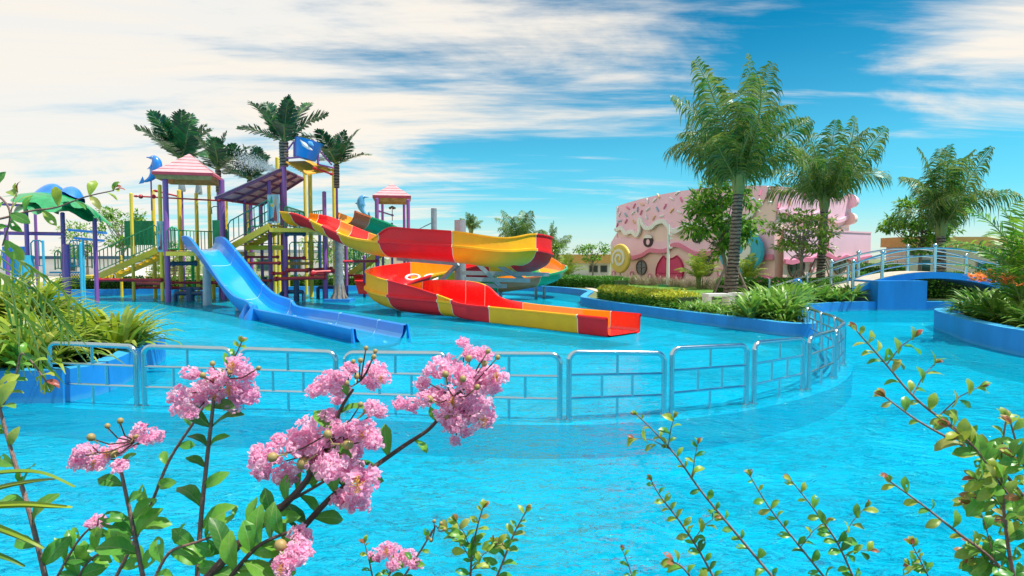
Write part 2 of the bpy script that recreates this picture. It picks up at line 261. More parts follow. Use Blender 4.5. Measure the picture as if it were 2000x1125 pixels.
# ------------------------------------------------------------------ mesh helpers
ORG = {}
class MB:
    def __init__(s): s.v = []; s.f = []; s.m = []; s.k = 0
    def add(s, vs, fs):
        b = len(s.v); s.v += [Vector(v) for v in vs]
        for f in fs: s.f.append([b+i for i in f]); s.m.append(s.k)
        return s
    def box(s, c, size, rz=0.0, M=None):
        hx, hy, hz = [q/2 for q in size]; cs, sn = math.cos(rz), math.sin(rz); vs = []
        for x, y, z in ((-1,-1,-1),(1,-1,-1),(1,1,-1),(-1,1,-1),(-1,-1,1),(1,-1,1),(1,1,1),(-1,1,1)):
            x *= hx; y *= hy; z *= hz
            v = Vector((x*cs-y*sn, x*sn+y*cs, z))
            if M: v = M @ v
            vs.append(v + Vector(c))
        return s.add(vs, [(0,3,2,1),(4,5,6,7),(0,1,5,4),(1,2,6,5),(2,3,7,6),(3,0,4,7)])
    def beam(s, a, b, w, h):
        a = Vector(a); b = Vector(b); d = (b-a).normalized()
        side = d.cross(Vector((0,0,1)))
        side = side.normalized() if side.length > 1e-4 else Vector((1,0,0)); up = side.cross(d)
        vs = []
        for p in (a, b):
            for x, y in ((-1,-1),(1,-1),(1,1),(-1,1)): vs.append(p + side*(x*w/2) + up*(y*h/2))
        return s.add(vs, [(0,3,2,1),(4,5,6,7),(0,1,5,4),(1,2,6,5),(2,3,7,6),(3,0,4,7)])
    def tube(s, pts, rad, n=8, cap=True, flat=None):
        pts = [Vector(p) for p in pts]; m = len(pts)
        if not hasattr(rad, '__len__'): rad = [rad]*m
        prev = None; rings = []; vs = []
        for i, p in enumerate(pts):
            d = (pts[min(i+1, m-1)] - pts[max(i-1, 0)]).normalized()
            if prev is None:
                a = d.cross(Vector((0,0,1)));
                if a.length < 0.1: a = d.cross(Vector((1,0,0)))
                a.normalize()
            else:
                a = prev - d*prev.dot(d); a.normalize()
            prev = a; b = d.cross(a)
            for j in range(n):
                t = 2*math.pi*j/n; vs.append(p + (a*math.cos(t) + b*math.sin(t)*(flat if flat else 1))*rad[i])
        fs = []
        for i in range(m-1):
            for j in range(n):
                fs.append((i*n+j, i*n+(j+1)%n, (i+1)*n+(j+1)%n, (i+1)*n+j))
        if cap: fs.append(tuple(reversed(range(n)))); fs.append(tuple((m-1)*n+j for j in range(n)))
        return s.add(vs, fs)
    def prism(s, poly, z0, z1):
        n = len(poly); vs = [(p[0], p[1], z0) for p in poly] + [(p[0], p[1], z1) for p in poly]
        fs = [tuple(range(n-1, -1, -1)), tuple(range(n, 2*n))] + [(i, (i+1)%n, n+(i+1)%n, n+i) for i in range(n)]
        return s.add(vs, fs)
    def sphere(s, c, r, n=10, m=6, sc=(1,1,1)):
        vs = []; fs = []
        for i in range(m+1):
            ph = math.pi*i/m
            for j in range(n):
                th = 2*math.pi*j/n
                vs.append(Vector(c) + Vector((r*sc[0]*math.sin(ph)*math.cos(th), r*sc[1]*math.sin(ph)*math.sin(th), r*sc[2]*math.cos(ph))))
        for i in range(m):
            for j in range(n): fs.append((i*n+j, (i+1)*n+j, (i+1)*n+(j+1)%n, i*n+(j+1)%n))
        return s.add(vs, fs)
    def mesh(s, name, mats, org=Vector((0,0,0)), smooth=False, fixn=False):
        me = bpy.data.meshes.new(name); me.from_pydata([tuple(v-org) for v in s.v], [], s.f)
        for mm in (mats if isinstance(mats, (list, tuple)) else [mats]): me.materials.append(mm)
        if max(s.m, default=0) > 0: me.polygons.foreach_set('material_index', s.m)
        if fixn:
            bm = bmesh.new(); bm.from_mesh(me); bmesh.ops.recalc_face_normals(bm, faces=bm.faces); bm.to_mesh(me); bm.free()
        if smooth:
            me.polygons.foreach_set('use_smooth', [True]*len(me.polygons))
            try: me.set_sharp_from_angle(angle=R(40))
            except Exception: pass
        me.update(); return me
    def build(s, name, mats, parent=None, smooth=False, org=None, kind=None, label=None, fixn=False):
        if parent is not None: o0 = ORG[parent.name]
        else: o0 = Vector(org) if org is not None else Vector((0,0,0))
        o = bpy.data.objects.new(name, s.mesh(name, mats, o0, smooth, fixn)); scene.collection.objects.link(o)
        if parent is not None: o.parent = parent
        else: o.location = o0
        ORG[o.name] = o0
        if kind: o['kind'] = kind
        if label: o['label'] = label
        return o
def thing(name, label, cat, loc=(0,0,0), group=None):
    o = bpy.data.objects.new(name, None); scene.collection.objects.link(o); o.location = loc
    o.empty_display_size = 0.2; o['label'] = label; o['category'] = cat
    if group: o['group'] = group
    ORG[o.name] = Vector(loc); return o
def tag(o, label, cat, group=None):
    o['label'] = label; o['category'] = cat
    if group: o['group'] = group
    return o
def put(name, me, parent=None, loc=(0,0,0), rot=(0,0,0), sc=1.0, M=None, kind=None):
    """link an object that shares mesh data"""
    o = bpy.data.objects.new(name, me); scene.collection.objects.link(o)
    if parent is not None: o.parent = parent
    if M is not None: o.matrix_basis = M
    else:
        o.location = loc; o.rotation_euler = rot; o.scale = (sc, sc, sc) if not hasattr(sc, '__len__') else sc
    ORG[o.name] = Vector(loc)
    if kind: o['kind'] = kind
    return o
def smooth_path(pts, n=6):
    """Catmull-Rom through tuples of any length"""
    out = []; m = len(pts)
    for i in range(m-1):
        p0 = pts[max(i-1, 0)]; p1 = pts[i]; p2 = pts[i+1]; p3 = pts[min(i+2, m-1)]
        for k in range(n):
            t = k/n
            out.append(tuple(0.5*((2*b) + (-a+c)*t + (2*a-5*b+4*c-d)*t*t + (-a+3*b-3*c+d)*t**3) for a, b, c, d in zip(p0, p1, p2, p3)))
    out.append(tuple(pts[-1])); return out
# ================================================================== THE SETTING
def struct(o): o['kind'] = 'structure'; return o
far_edge = [(-60, 22), (-30, 26.5), (-20, 28.8), (-14, 31), (-8, 33), (-2, 34.2), (0.8, 33.4), (2.6, 31), (3.5, 28.0), (3.1, 25.5), (2.75, 23.6)]
isl = [(2.85, 22.6), (3.3, 20.9), (3.98, 19.1), (4.9, 16.8), (5.7, 15.2), (6.2, 14.0), (6.5, 13.75), (6.8, 13.9), (7.1, 14.6), (7.8, 16.4), (8.8, 18.6), (9.6, 19.7), (11.2, 20.6), (13.5, 20.9), (16, 20.6), (22, 20.4), (60, 24)]
shore = [tuple(p) for p in smooth_path(far_edge + isl, 4)]
MB().add([(-900, -900, -0.40), (900, -900, -0.40), (900, 1500, -0.40), (-900, 1500, -0.40)], [(0,1,2,3)]).build('river_floor', M_FLOOR, kind='structure')
MB().add([(-45, -4, 0), (45, -4, 0), (45, 40, 0), (-45, 40, 0)], [(0,1,2,3)]).build('water', WATER, kind='structure')
# mainland: garden and playground behind the pool
mb = MB(); mb.prism(shore + [(900, 24), (900, 1500), (-900, 1500), (-900, 22)], -0.9, 0.24); mb.build('ground', M_LAND, kind='structure')
def wall_strip(name, path, z0, z1, w, mt, top=None):
    """a wall of constant thickness along a plan path, outer face on the path, pale top"""
    n = len(path); P = [Vector((p[0], p[1], 0)) for p in path]; Q = []
    for i, p in enumerate(P):
        d = (P[min(i+1, n-1)] - P[max(i-1, 0)]).normalized(); Q.append(p + Vector((-d.y, d.x, 0))*w)
    mb = MB(); vs = []
    for a, b in zip(P, Q): vs += [(a.x, a.y, z0), (a.x, a.y, z1), (b.x, b.y, z1), (b.x, b.y, z0)]
    for i in range(n-1):
        k = i*4; mb.k = 0
        if i == 0: mb.add(vs, [])
        mb.f.append([k, k+4, k+5, k+1]); mb.m.append(0)
        mb.f.append([k+1, k+5, k+6, k+2]); mb.m.append(1)
        mb.f.append([k+2, k+6, k+7, k+3]); mb.m.append(0)
    mb.f.append([0, 1, 2, 3]); mb.m.append(0); k = (n-1)*4; mb.f.append([k, k+3, k+2, k+1]); mb.m.append(0)
    return mb.build(name, [mt, top or M_BLUETOP], smooth=True, kind='structure', fixn=True)
shore_out = []
for i, p in enumerate(shore):
    a = Vector(shore[max(i-1, 0)]); b = Vector(shore[min(i+1, len(shore)-1)]); d = (b-a).normalized()
    shore_out.append((p[0]+d.y*0.12, p[1]-d.x*0.12))
wall_strip('pool_wall', shore_out, -0.95, 0.30, 0.26, M_BLUE)
# left planter and right planter
def outset(P, o=0.06):
    r_ = []
    for i, p in enumerate(P):
        a = Vector(P[max(i-1, 0)]); b = Vector(P[min(i+1, len(P)-1)]); d = (b-a).normalized(); r_.append((p[0]+d.y*o, p[1]-d.x*o))
    return r_
lp = smooth_path([(-30, 7.0), (-12, 7.35), (-6.2, 7.4), (-5.45, 7.55), (-5.4, 8.2), (-5.75, 9.4), (-6.05, 10.5), (-6.5, 11.2), (-7.3, 11.7), (-10, 12.6), (-30, 16)], 4)
MB().prism([(a, b) for a, b in lp], -0.9, 0.30).build('planter_soil', M_SOIL, kind='structure')
wall_strip('planter_wall', outset(lp), -0.95, 0.40, 0.22, M_BLUE)
rp = smooth_path([(40, 6.0), (14, 6.2), (10.0, 8.2), (9.25, 10.6), (9.55, 12.6), (10.1, 14.0), (10.6, 15.2), (11.1, 15.9), (12.0, 16.2), (15, 16.8), (40, 18)], 5)
rp = rp[::-1]
MB().prism([(a, b) for a, b in rp], -0.9, 0.34).build('planter_soil', M_SOIL, kind='structure')
wall_strip('planter_wall', outset(rp), -0.95, 0.46, 0.28, M_BLUE)
# bank under the photographer
MB().prism([(-20, -3), (20, -3), (20, 0.9), (3, 1.7), (0, 1.9), (-3, 1.7), (-20, 0.9)], -0.9, 0.30).build('planting_bank', M_SOIL, kind='structure')
# fence ledge -----------------------------------------------------------------
posts = [((100,783),665),((268,791),672),((283,792),672),((455,798),677),((472,799),677),((657,804),683),((676,805),684),((872,812),686),((897,813),686),((1093,819),687),
         ((1111,819),683),((1296,809),684),((1311,807),676),((1457,790),669),((1472,788),666),((1567,761),657),((1579,760),655),((1627,737),642),((1630,735),641),((1647,711),629),
         ((1647,709),628),((1632,690),618),((1630,689),617),((1605,672),609),((1603,671),608),((1579,656),600),((1577,655),599),((1557,647),597)]
fp = []
for (px, py), top in posts:
    b = G(px, py); r = ray(px, top); t = b.y/r.y; fp.append((b, CAM_H + r.z*t))
ledge = [(-5.6, fp[0][0].y+0.05)] + [((fp[i][0].x+fp[i+1][0].x)/2, (fp[i][0].y+fp[i+1][0].y)/2) for i in range(0, len(fp), 2)] + [(6.75, 14.6)]
ledge = smooth_path(ledge, 6); off = []
for i, p in enumerate(ledge):
    a = Vector(ledge[max(i-1, 0)]); b = Vector(ledge[min(i+1, len(ledge)-1)]); d = (b-a).normalized(); off.append((p[0]+d.y*0.17, p[1]-d.x*0.17))
wall_strip('fence_ledge', off, -0.93, -0.03, 0.34, M_BLUE, mat('wet_ledge', (0.10, 0.66, 0.92), 0.4, var=0.2))
# shallower floor of the play pool
inner = [(a, b) for a, b in off] + [(3.2, 27), (0, 35), (-10, 34.5), (-25, 30), (-25, 9), (-6, 9)]
MB().add([(p[0], p[1], -0.26) for p in inner], [tuple(range(len(inner)))]).build('pool_floor', mat('shallow_floor', (0.05, 0.60, 0.78), 0.6, var=0.18, vscale=0.8), kind='structure')
# lawns, paths on the island
def sheet(name, poly, z, m): return MB().add([(p[0], p[1], z) for p in poly], [tuple(range(len(poly)))]).build(name, m, kind='structure')
sheet('lawn', smooth_path([(4.6, 25), (6.0, 21.5), (8.2, 20.6), (10.2, 22.5), (12, 26), (11, 30), (8.5, 36), (5.2, 37), (4.0, 31), (4.6, 25)], 4)[:-1], 0.250, M_LAWN)
sheet('footpath', smooth_path([(4.4, 21.8), (5.6, 18.6), (7.6, 17.4), (9.5, 20.4), (14, 23), (24, 24), (24, 25.8), (13, 25.4), (9.6, 22.6), (7.9, 20.9), (6.1, 21.4), (4.5, 24.4), (4.0, 33), (3.7, 33), (3.9, 25)], 3)[:-1], 0.258, M_CONC)
sheet('playground_paving', [(-60, 34), (-20, 33), (-8, 36.5), (2, 37), (2, 60), (-60, 60)], 0.252, M_CONC)
# ================================================================== FENCE
fl = ["standing in front of the left planter, leftmost of the fence", "second from the left planter, beside its curved wall", "third from the left, behind the tall pink flower spray", "fourth from the left, behind the middle flowers",
      "fifth from the left, behind the largest upright pink cluster", "facing the camera just right of the pink flowers", "seventh from the left, starting to curve right", "eighth from the left, tilting with the curve",
      "narrow looking, just left of the fence bend", "at the outermost bend on the right, seen edge on", "first one past the bend, running back", "second one past the bend, running back", "third one past the bend towards the island corner", "farthest one, ending at the island corner"]
for i in range(14):
    (a, za), (b, zb) = fp[2*i], fp[2*i+1]
    d = (b-a); Ln = d.length; u = d.normalized(); t = thing('fence_panel', 'stainless steel fence panel ' + fl[i], 'fence panel', (a+b)/2, 'steel fence panels on the curved ledge')
    def P(s, z): return a + u*s + Vector((0, 0, z + 0*s))
    def top(s): return za + (zb-za)*s/Ln
    r = 0.030; c = 0.10; pts = [P(0, -0.06), P(0, za-c-0.03), P(0, za-c)]
    for k in range(1, 6):
        q = k/6*math.pi/2; pts.append(P(c-c*math.cos(q), za-c+c*math.sin(q)-r))
    pts += [P(c, za-r), P(Ln/2, top(Ln/2)-r), P(Ln-c, zb-r)]
    for k in range(1, 6):
        q = k/6*math.pi/2; pts.append(P(Ln-c+c*math.sin(q), zb-c+c*math.cos(q)-r))
    pts += [P(Ln, zb-c-0.03), P(Ln, -0.06)]
    MB().tube(pts, r, 10).build('frame', M_STEEL, t, smooth=True)
    for fz in (0.635, 0.30):
        MB().tube([P(0.01, za*fz), P(Ln-0.01, zb*fz)], 0.016, 8).build('rail', M_STEEL, t, smooth=True)
    for fs, f0, f1 in ((0.5, 0.635, 0.97), (0.34, 0.30, 0.635), (0.66, 0.30, 0.635), (0.5, -0.06, 0.30)):
        h = top(fs*Ln); MB().tube([P(fs*Ln, h*f0), P(fs*Ln, h*f1)], 0.016, 8, cap=False).build('picket', M_STEEL, t, smooth=True)
    for q in (0, Ln): MB().tube([P(q, -0.035), P(q, 0.004)], [0.05, 0.045], 10).build('base_flange', M_STEEL, t, smooth=True)
# ================================================================== BLUE SLIDE
near = [(357,461),(370,462),(386,482),(409,516),(432,551),(456,576),(483,588),(497,602),(571,616),(640,631),(687,641)]
A0 = Vector((-7.34, 17.5, 0)); A1 = G(690, 670); dd = (A1-A0).normalized(); pp = Vector((-dd.y, dd.x, 0))
prof = []
for px, py in near:
    k = (px-1000)/F      # find the plan point on the rim line
    t = (k*A0.y - A0.x)/(dd.x - k*dd.y); q = A0 + dd*t; r = ray(px, py); prof.append((t, CAM_H + r.z*(q.y/r.y)))
prof = [(t, z) for t, z in prof]; prof = smooth_path(prof, 5)
bs = thing('water_slide', 'steep blue open water slide running from the left tower down into the pool', 'water slide', A0 + dd*1.0)
WD = 1.28
def slide_section(t, z, wall):
    q = A0 + dd*t; pts = []
    prf = [(-0.0, 0.0), (0.02, -0.02), (0.07, -0.02), (0.10, -wall*0.5), (0.22, -wall*0.92), (0.36, -wall), (WD/2, -wall-0.01), (WD-0.36, -wall), (WD-0.22, -wall*0.92), (WD-0.10, -wall*0.5), (WD-0.07, -0.02), (WD-0.02, -0.02), (WD, 0)]
    outer = [(WD+0.03, -0.02), (WD+0.02, -0.08), (WD-0.04, -wall*0.5), (WD-0.18, -wall-0.03), (WD-0.4, -wall-0.06), (0.4, -wall-0.06), (0.18, -wall-0.03), (0.04, -wall*0.5), (-0.02, -0.08), (-0.03, -0.02)]
    return [q + pp*a + Vector((0, 0, z+b)) for a, b in prf], [q + pp*a + Vector((0, 0, z+b)) for a, b in outer]
T = [p[0] for p in prof]; cuts = [0, 11, 21, 31, 40, 45, len(prof)-1]
def wallh(t):
    t0 = T[0]
    if t > 0.5: return 0.42
    return 0.50 + 0.10*math.sin(min(1, max(0, (t-t0)/4))*math.pi)
for ci in range(len(cuts)-1):
    mb = MB(); secs = [slide_section(*prof[i], wallh(prof[i][0])) for i in range(cuts[ci], cuts[ci+1]+1)]
    ni = len(secs[0][0]); no = len(secs[0][1]); nt = ni+no
    vs = []
    for s0, s1 in secs: vs += s0 + s1
    mb.add(vs, [])
    for i in range(len(secs)-1):
        for j in range(nt):
            a = i*nt+j; b = i*nt+(j+1) % nt
            mb.f.append([a, b, b+nt, a+nt]); mb.m.append(1 if 3 <= j <= 8 else 0)
    mb.build('slide_section', [M_SLBLUE, M_SLBED], bs, smooth=True, fixn=True)
for i in cuts[1:-1]:
    s0, s1 = slide_section(*prof[i], wallh(prof[i][0])); MB().tube([p + Vector((0, 0, 0.006)) for p in s0], 0.011, 5).build('joint_seam', mat('pale_blue_seam', (0.35, 0.62, 0.85), 0.5), bs)
# flared stiffeners at the end and under the knee, support posts
e = A0 + dd*prof[-1][0]; ze = prof[-1][1]
for s in (0, WD):
    side = -1 if s == 0 else 1
    v = [e+pp*s, e+pp*s+dd*0.05, e+pp*(s+side*0.03)+dd*0.05, e+pp*(s+side*0.03)]
    lo = [e+pp*s, e+pp*s+dd*0.14, e+pp*(s+side*0.03)+dd*0.14, e+pp*(s+side*0.03)]
    MB().add([p+Vector((0,0,-0.1)) for p in lo] + [p+Vector((0,0,ze)) for p in v], [(0,3,2,1),(4,5,6,7),(0,1,5,4),(1,2,6,5),(2,3,7,6),(3,0,4,7)]).build('end_fin', M_SLBLUE, bs, fixn=True)
for tt, rr in ((-0.15, 0.24), (-0.75, 0.2)):
    q = A0 + dd*tt - pp*0.02; MB().tube([q+Vector((0,0,-0.4)), q+Vector((0,0,0.05)), q+pp*0.06+Vector((0,0,0.42))], [rr*0.9, rr, 0.06], 12).build('splash_bulge', M_SLBLUE, bs, smooth=True)
for px, py, ty in ((405, 596, 520), (468, 606, 596)):
    b = G(px, py); MB().tube([b+Vector((0,0,-0.45)), Vector((b.x, b.y, W(px, ty, b.y).z))], [0.16, 0.13], 12).build('support_post', M_GALV, bs, smooth=True)
# ================================================================== CURVED SLIDES
def trough(root, path, cols, bounds, box_from=None):
    """path: list of (x, y, z, left_ext, right_ext); z is the bed. Sections flare from pipe-like to box-like."""
    P = smooth_path(path, 8); n = len(P); S = [0]
    for i in range(1, n): S.append(S[-1] + (Vector(P[i][:3])-Vector(P[i-1][:3])).length)
    rings = []
    for i in range(n):
        p = Vector(P[i][:3]); d = Vector(P[min(i+1, n-1)][:3]) - Vector(P[max(i-1, 0)][:3]); d.z = 0; d.normalize()
        rt = Vector((d.y, -d.x, 0)); le, re = P[i][3], P[i][4]; bx = P[i][5]    # bx 0 = round, 1 = box
        hw = 0.62; dep = 0.50*(1-bx) + 0.40*bx; ins = []; outs = []
        m = 12
        for j in range(m+1):
            a = math.pi*(j/m); c = math.cos(a); s_ = math.sin(a)
            e_ = 1 - 0.82*bx
            x = -hw*math.copysign(abs(c)**e_, c); z = dep*(1-abs(s_)**e_)
            ins.append((x, z)); 
        ins = [(-hw-0.01, dep+le)] + [(-hw, dep+0.01)] + ins[1:-1] + [(hw, dep+0.01)] + [(hw+0.01, dep+re)]
        th = 0.035
        rib = 0.055*(1-bx) + 0.012
        outs = [(hw+th+0.035, dep+re), (hw+th+0.035, dep+re-0.04), (hw+th, dep+re-0.05 if re > 0.06 else dep-0.01), (hw+th, dep+0.03), (hw+th+rib, dep+0.02), (hw+th+rib, dep-0.05), (hw+th, dep-0.07)]
        for j in range(m-2, 1, -1):
            a = math.pi*(j/m); c = math.cos(a); s_ = math.sin(a); e_ = 1-0.82*bx
            outs.append((-(hw+th)*math.copysign(abs(c)**e_, c), dep-(dep+th)*abs(s_)**e_))
        outs += [(-hw-th, dep-0.07), (-hw-th-rib, dep-0.05), (-hw-th-rib, dep+0.02), (-hw-th, dep+0.03), (-hw-th, dep+le-0.05 if le > 0.06 else dep-0.01), (-hw-th-0.035, dep+le-0.04), (-hw-th-0.035, dep+le)]
        rings.append([p + rt*x + Vector((0, 0, z)) for x, z in ins+outs]); ni = len(ins)
    nt = len(rings[0]); tot = S[-1]
    idx = [0]
    for b in bounds: idx.append(int(round(-b*8)) if b < 0 else min(range(n), key=lambda i: abs(S[i]-b*tot)))
    idx.append(n-1)
    for si in range(len(idx)-1):
        a, b = idx[si], idx[si+1]
        if b <= a: continue
        mb = MB(); vs = []
        for i in range(a, b+1): vs += rings[i]
        mb.add(vs, [])
        for i in range(b-a):
            for j in range(nt):
                q = i*nt+j; r_ = i*nt+(j+1) % nt; mb.f.append([q, r_, r_+nt, q+nt]); mb.m.append(0 if j < ni-1 else 1)
        if si == 0: mb.f.append(list(range(nt))); mb.m.append(1)
        mb.build('slide_section', [M_RIN, cols[si % len(cols)][1]] if (root is A and si == 14) else cols[si % len(cols)], root, smooth=True, fixn=True)
        if si > 0:
            MB().tube([p + Vector((0, 0, 0.004)) for p in rings[a]] , 0.014, 4, cap=False).build('joint_seam', M_SEAM, root)
    return rings, idx, P
A = thing('water_slide', 'red and yellow spiral water slide ending in a long flat run-out', 'water slide', (-1.0, 20, 0))
Rd = [M_RIN, M_ROUT]; Ye = [M_YIN, M_YOUT]; Gr = [M_GIN, M_GOUT]; Bn = [M_YIN, M_BOUT]
e1 = G(1185, 660); e2 = G(1236, 645); ex = (e1+e2)/2
n1 = G(955, 634); ed = (e1-n1).normalized(); pr = Vector((-ed.y, ed.x, 0))
sx = n1 + pr*0.66; ex = e1 + pr*0.66
k1 = sx + (sx-ex).normalized()*1.0
def wp(px, py, D): v = W(px, py, D); return v.x, v.y, v.z
pathA = [(*wp(577, 440, 25.2), 0.0, 0.0, 0), (*wp(612, 446, 24.4), 0.02, 0.0, 0), (*wp(655, 466, 23.4), 0.05, 0.0, 0), (*wp(705, 488, 22.3), 0.05, 0.02, 0), (*wp(750, 499, 21.2), 0.02, 0.02, 0), (*wp(788, 502, 20.6), 0.0, 0.46, 0),
         (*wp(835, 506, 20.0), 0.0, 0.46, 0), (*wp(900, 512, 19.7), 0.0, 0.46, 0), (*wp(965, 520, 19.9), 0.0, 0.42, 0), (0.15, 20.7, 1.56, 0.0, 0.52, 0), (0.78, 22.1, 1.40, 0.0, 0.60, 0), (0.35, 23.7, 1.20, 0.0, 0.55, 0),
         (-0.9, 24.8, 1.00, 0.0, 0.45, 0), (-2.3, 24.9, 0.80, 0.0, 0.45, 0), (-3.6, 24.1, 0.60, 0.0, 0.50, 0), (-4.35, 22.8, 0.40, 0.0, 0.56, 0), (-4.45, 21.5, 0.25, 0.02, 0.56, 0), (-3.8, 20.2, 0.13, 0.28, 0.52, 0),
         (-2.9, 19.15, 0.08, 0.50, 0.42, 0.1), (k1.x-0.62, k1.y+0.68, 0.07, 0.50, 0.10, 0.4), (k1.x, k1.y, 0.06, 0.16, 0.02, 0.8), (sx.x, sx.y, 0.06, 0.06, 0.02, 1), ((sx.x+ex.x)/2, (sx.y+ex.y)/2, 0.045, 0.02, 0.02, 1), (ex.x, ex.y, 0.03, 0.0, 0.0, 1)]
trough(A, pathA, [Ye, Rd], [-v for v in (.65, 1.65, 2.1, 2.75, 4.55, 6.9, 9.1, 10.9, 11.7, 12.7, 14.0, 15.6, 17.45, 18.75, 19.3, 20.95, 22.5)])
# green/orange twin behind
Bs = thing('water_slide', 'green and terracotta curved water slide behind the red one', 'water slide', (0, 27, 0))
pathB = [(*wp(676, 437, 26.2), 0.0, 0.0, 0), (*wp(718, 452, 27.0), 0.0, 0.0, 0), (*wp(770, 470, 28.2), 0.0, 0.0, 0), (-3.4, 29.2, 2.1, 0.1, 0.1, 0), (-1.4, 30.2, 1.6, 0.3, 0.0, 0), (0.7, 30.0, 1.25, 0.4, 0.0, 0), (1.75, 28.6, 0.95, 0.0, 0.3, 0), (1.6, 27.2, 0.70, 0.0, 0.3, 0),
         (0.6, 26.4, 0.48, 0.0, 0.3, 0), (-0.8, 26.2, 0.30, 0.0, 0.3, 0), (-2.4, 26.3, 0.18, 0.0, 0.2, 0)]
pathB = [(a, b, c, d, max(e_, d), f) for a, b, c, d, e_, f in pathB]
trough(Bs, pathB, [Bn, Gr], [0.05, 0.16, 0.28, 0.40, 0.50, 0.58, 0.68, 0.80, 0.90])
# supports of both slides
def post_at(root, px, D, ytop, r=0.15, m=None, z0=-0.45):
    b = W(px, 505, D); z = W(px, ytop, D).z
    MB().tube([(b.x, b.y, z0), (b.x, b.y, z)], r, 14).build('support_post', m or M_GALV, root, smooth=True); return b, z
b0, _ = post_at(A, 899, 21.6, 430, 0.20)
b1, _ = post_at(Bs, 848, 27.5, 407, 0.13)
def arm(root, a, b, w=0.09, h=0.14, name='steel_arm'): MB().beam(a, b, w, h).build(name, M_GALV, root)
for (p, q) in (((775, 505, 21.3), (893, 515, 21.3)), ((903, 533, 21.3), (1072, 536, 21.9)), ((908, 545, 20.9), (1035, 548, 21.5)), ((903, 557, 21.4), (990, 559, 21.4)), ((895, 515, 21.35), (862, 548, 22.0)),
               ((930, 512, 21.0), (975, 557, 21.3)), ((968, 516, 21.2), (1020, 545, 21.8)), ((895, 520, 21.6), (905, 520, 24.8))):
    arm(A, W(*p), W(*q))
for px, D, yt in ((778, 20.6, 596), (1063, 27.4, 566), (1047, 28, 560), (978, 26.3, 566)): post_at(A if px < 800 else Bs, px, D, yt-6, 0.07)
c0 = W(848, 433, 27.5); MB().tube([c0, W(796, 458, 27.6)], 0.025, 6).build('stay_rod', M_GALV, Bs)
# grey rough pillar with blue block
pr0 = G(663, 590); pt = thing('pillar', 'grey bark textured pillar flaring at its foot on a blue block', 'pillar', pr0)
zt = W(663, 440, pr0.y).z; pts = []; rr = []
for i in range(22):
    f = i/21; pts.append(pr0+Vector((0, 0, 0.12+f*(zt-0.12)))); rr.append(0.17+0.12*math.exp(-f*9)+0.012*random.uniform(-1, 1))
MB().tube(pts, rr, 12).build('shaft', mat('grey_rough_concrete', (0.24, 0.28, 0.30), 0.85, var=0.35, vscale=7, bump=0.9, bscale=14), pt, smooth=True)
for k in range(9):
    a = k*math.pi*2/9; MB().tube([pr0+Vector((0.32*math.cos(a), 0.32*math.sin(a), 0.13)), pr0+Vector((0.22*math.cos(a), 0.22*math.sin(a), 0.32)), pr0+Vector((0.17*math.cos(a), 0.17*math.sin(a), 0.75))], [0.06, 0.05, 0.02], 6).build('root_rib', M_BARK, pt, smooth=True)
MB().box(pr0+Vector((0, 0, -0.12)), (1.05, 0.9, 0.52)).build('plinth', M_BLUE, pt)
# white discs stored in the slide
for px in (806, 842):
    w_ = W(px, 543, 23.9); mb = MB(); mb.tube([w_+Vector((0.26*math.cos(a), 0.2*math.sin(a), 0.10*math.sin(a)+0.02)) for a in [k*math.pi/9 for k in range(19)]], 0.05, 8); 
    tag(mb.build('swim_ring', M_WHITE, None, smooth=True, org=w_), 'white inflatable ring lying in the slide bend, %s of the two' % ('left' if px == 806 else 'right'), 'swim ring', 'white rings in the slide')
# ================================================================== PLAY STRUCTURE
def pole(root, px, py, ytop, w=11, m=None, name='pole', cap=True, D=None):
    b = G(px, py) if D is None else W(px, 505, D); z = W(px, ytop, b.y).z; r = w*0.43/F*b.y
    mb = MB(); mb.tube([(b.x, b.y, -0.45), (b.x, b.y, z)], r, 14)
    if cap: mb.tube([(b.x, b.y, z), (b.x, b.y, z+0.03)], [r*1.0, r*0.5], 14)
    o = mb.build(name, m, root, smooth=True); return Vector((b.x, b.y, z)), r
def pipe(root, a, b, r=0.055, m=None, name='pipe', collars=True):
    mb = MB(); mb.tube([a, b], r, 10)
    if collars:
        d = (b-a).normalized()
        for q in (a+d*0.06, b-d*0.12): mb.tube([q, q+d*0.09], r*1.45, 10)
    return mb.build(name, m, root, smooth=True)
def railing(root, a, b, h=0.95, m=None, step=0.17, rr=0.025, name='railing'):
    """top rail, bottom rail and balusters between two floor points (may slope)"""
    d = b-a; n = max(2, int(Vector((d.x, d.y, 0)).length/step))
    up = Vector((0, 0, 1)); fr = MB(); c = 0.1
    fr.tube([a+up*0.06, a+up*(h-c), a+up*h+d.normalized()*c, b+up*h-d.normalized()*c, b+up*(h-c), b+up*0.06], rr, 8)
    fr.tube([a+up*0.12, b+up*0.12], rr*0.8, 6)
    f = fr.build(name, m, root, smooth=True)
    me = None
    for i in range(1, n):
        p = a + d*(i/n); p0 = p+up*0.12; p1 = p+up*h
        if me is None: me = MB().tube([(0, 0, 0), (0, 0, h-0.12)], rr*0.75, 5, cap=False).mesh('baluster', m, smooth=True)
        put('baluster', me, f, loc=p0-ORG[f.name])
    return f
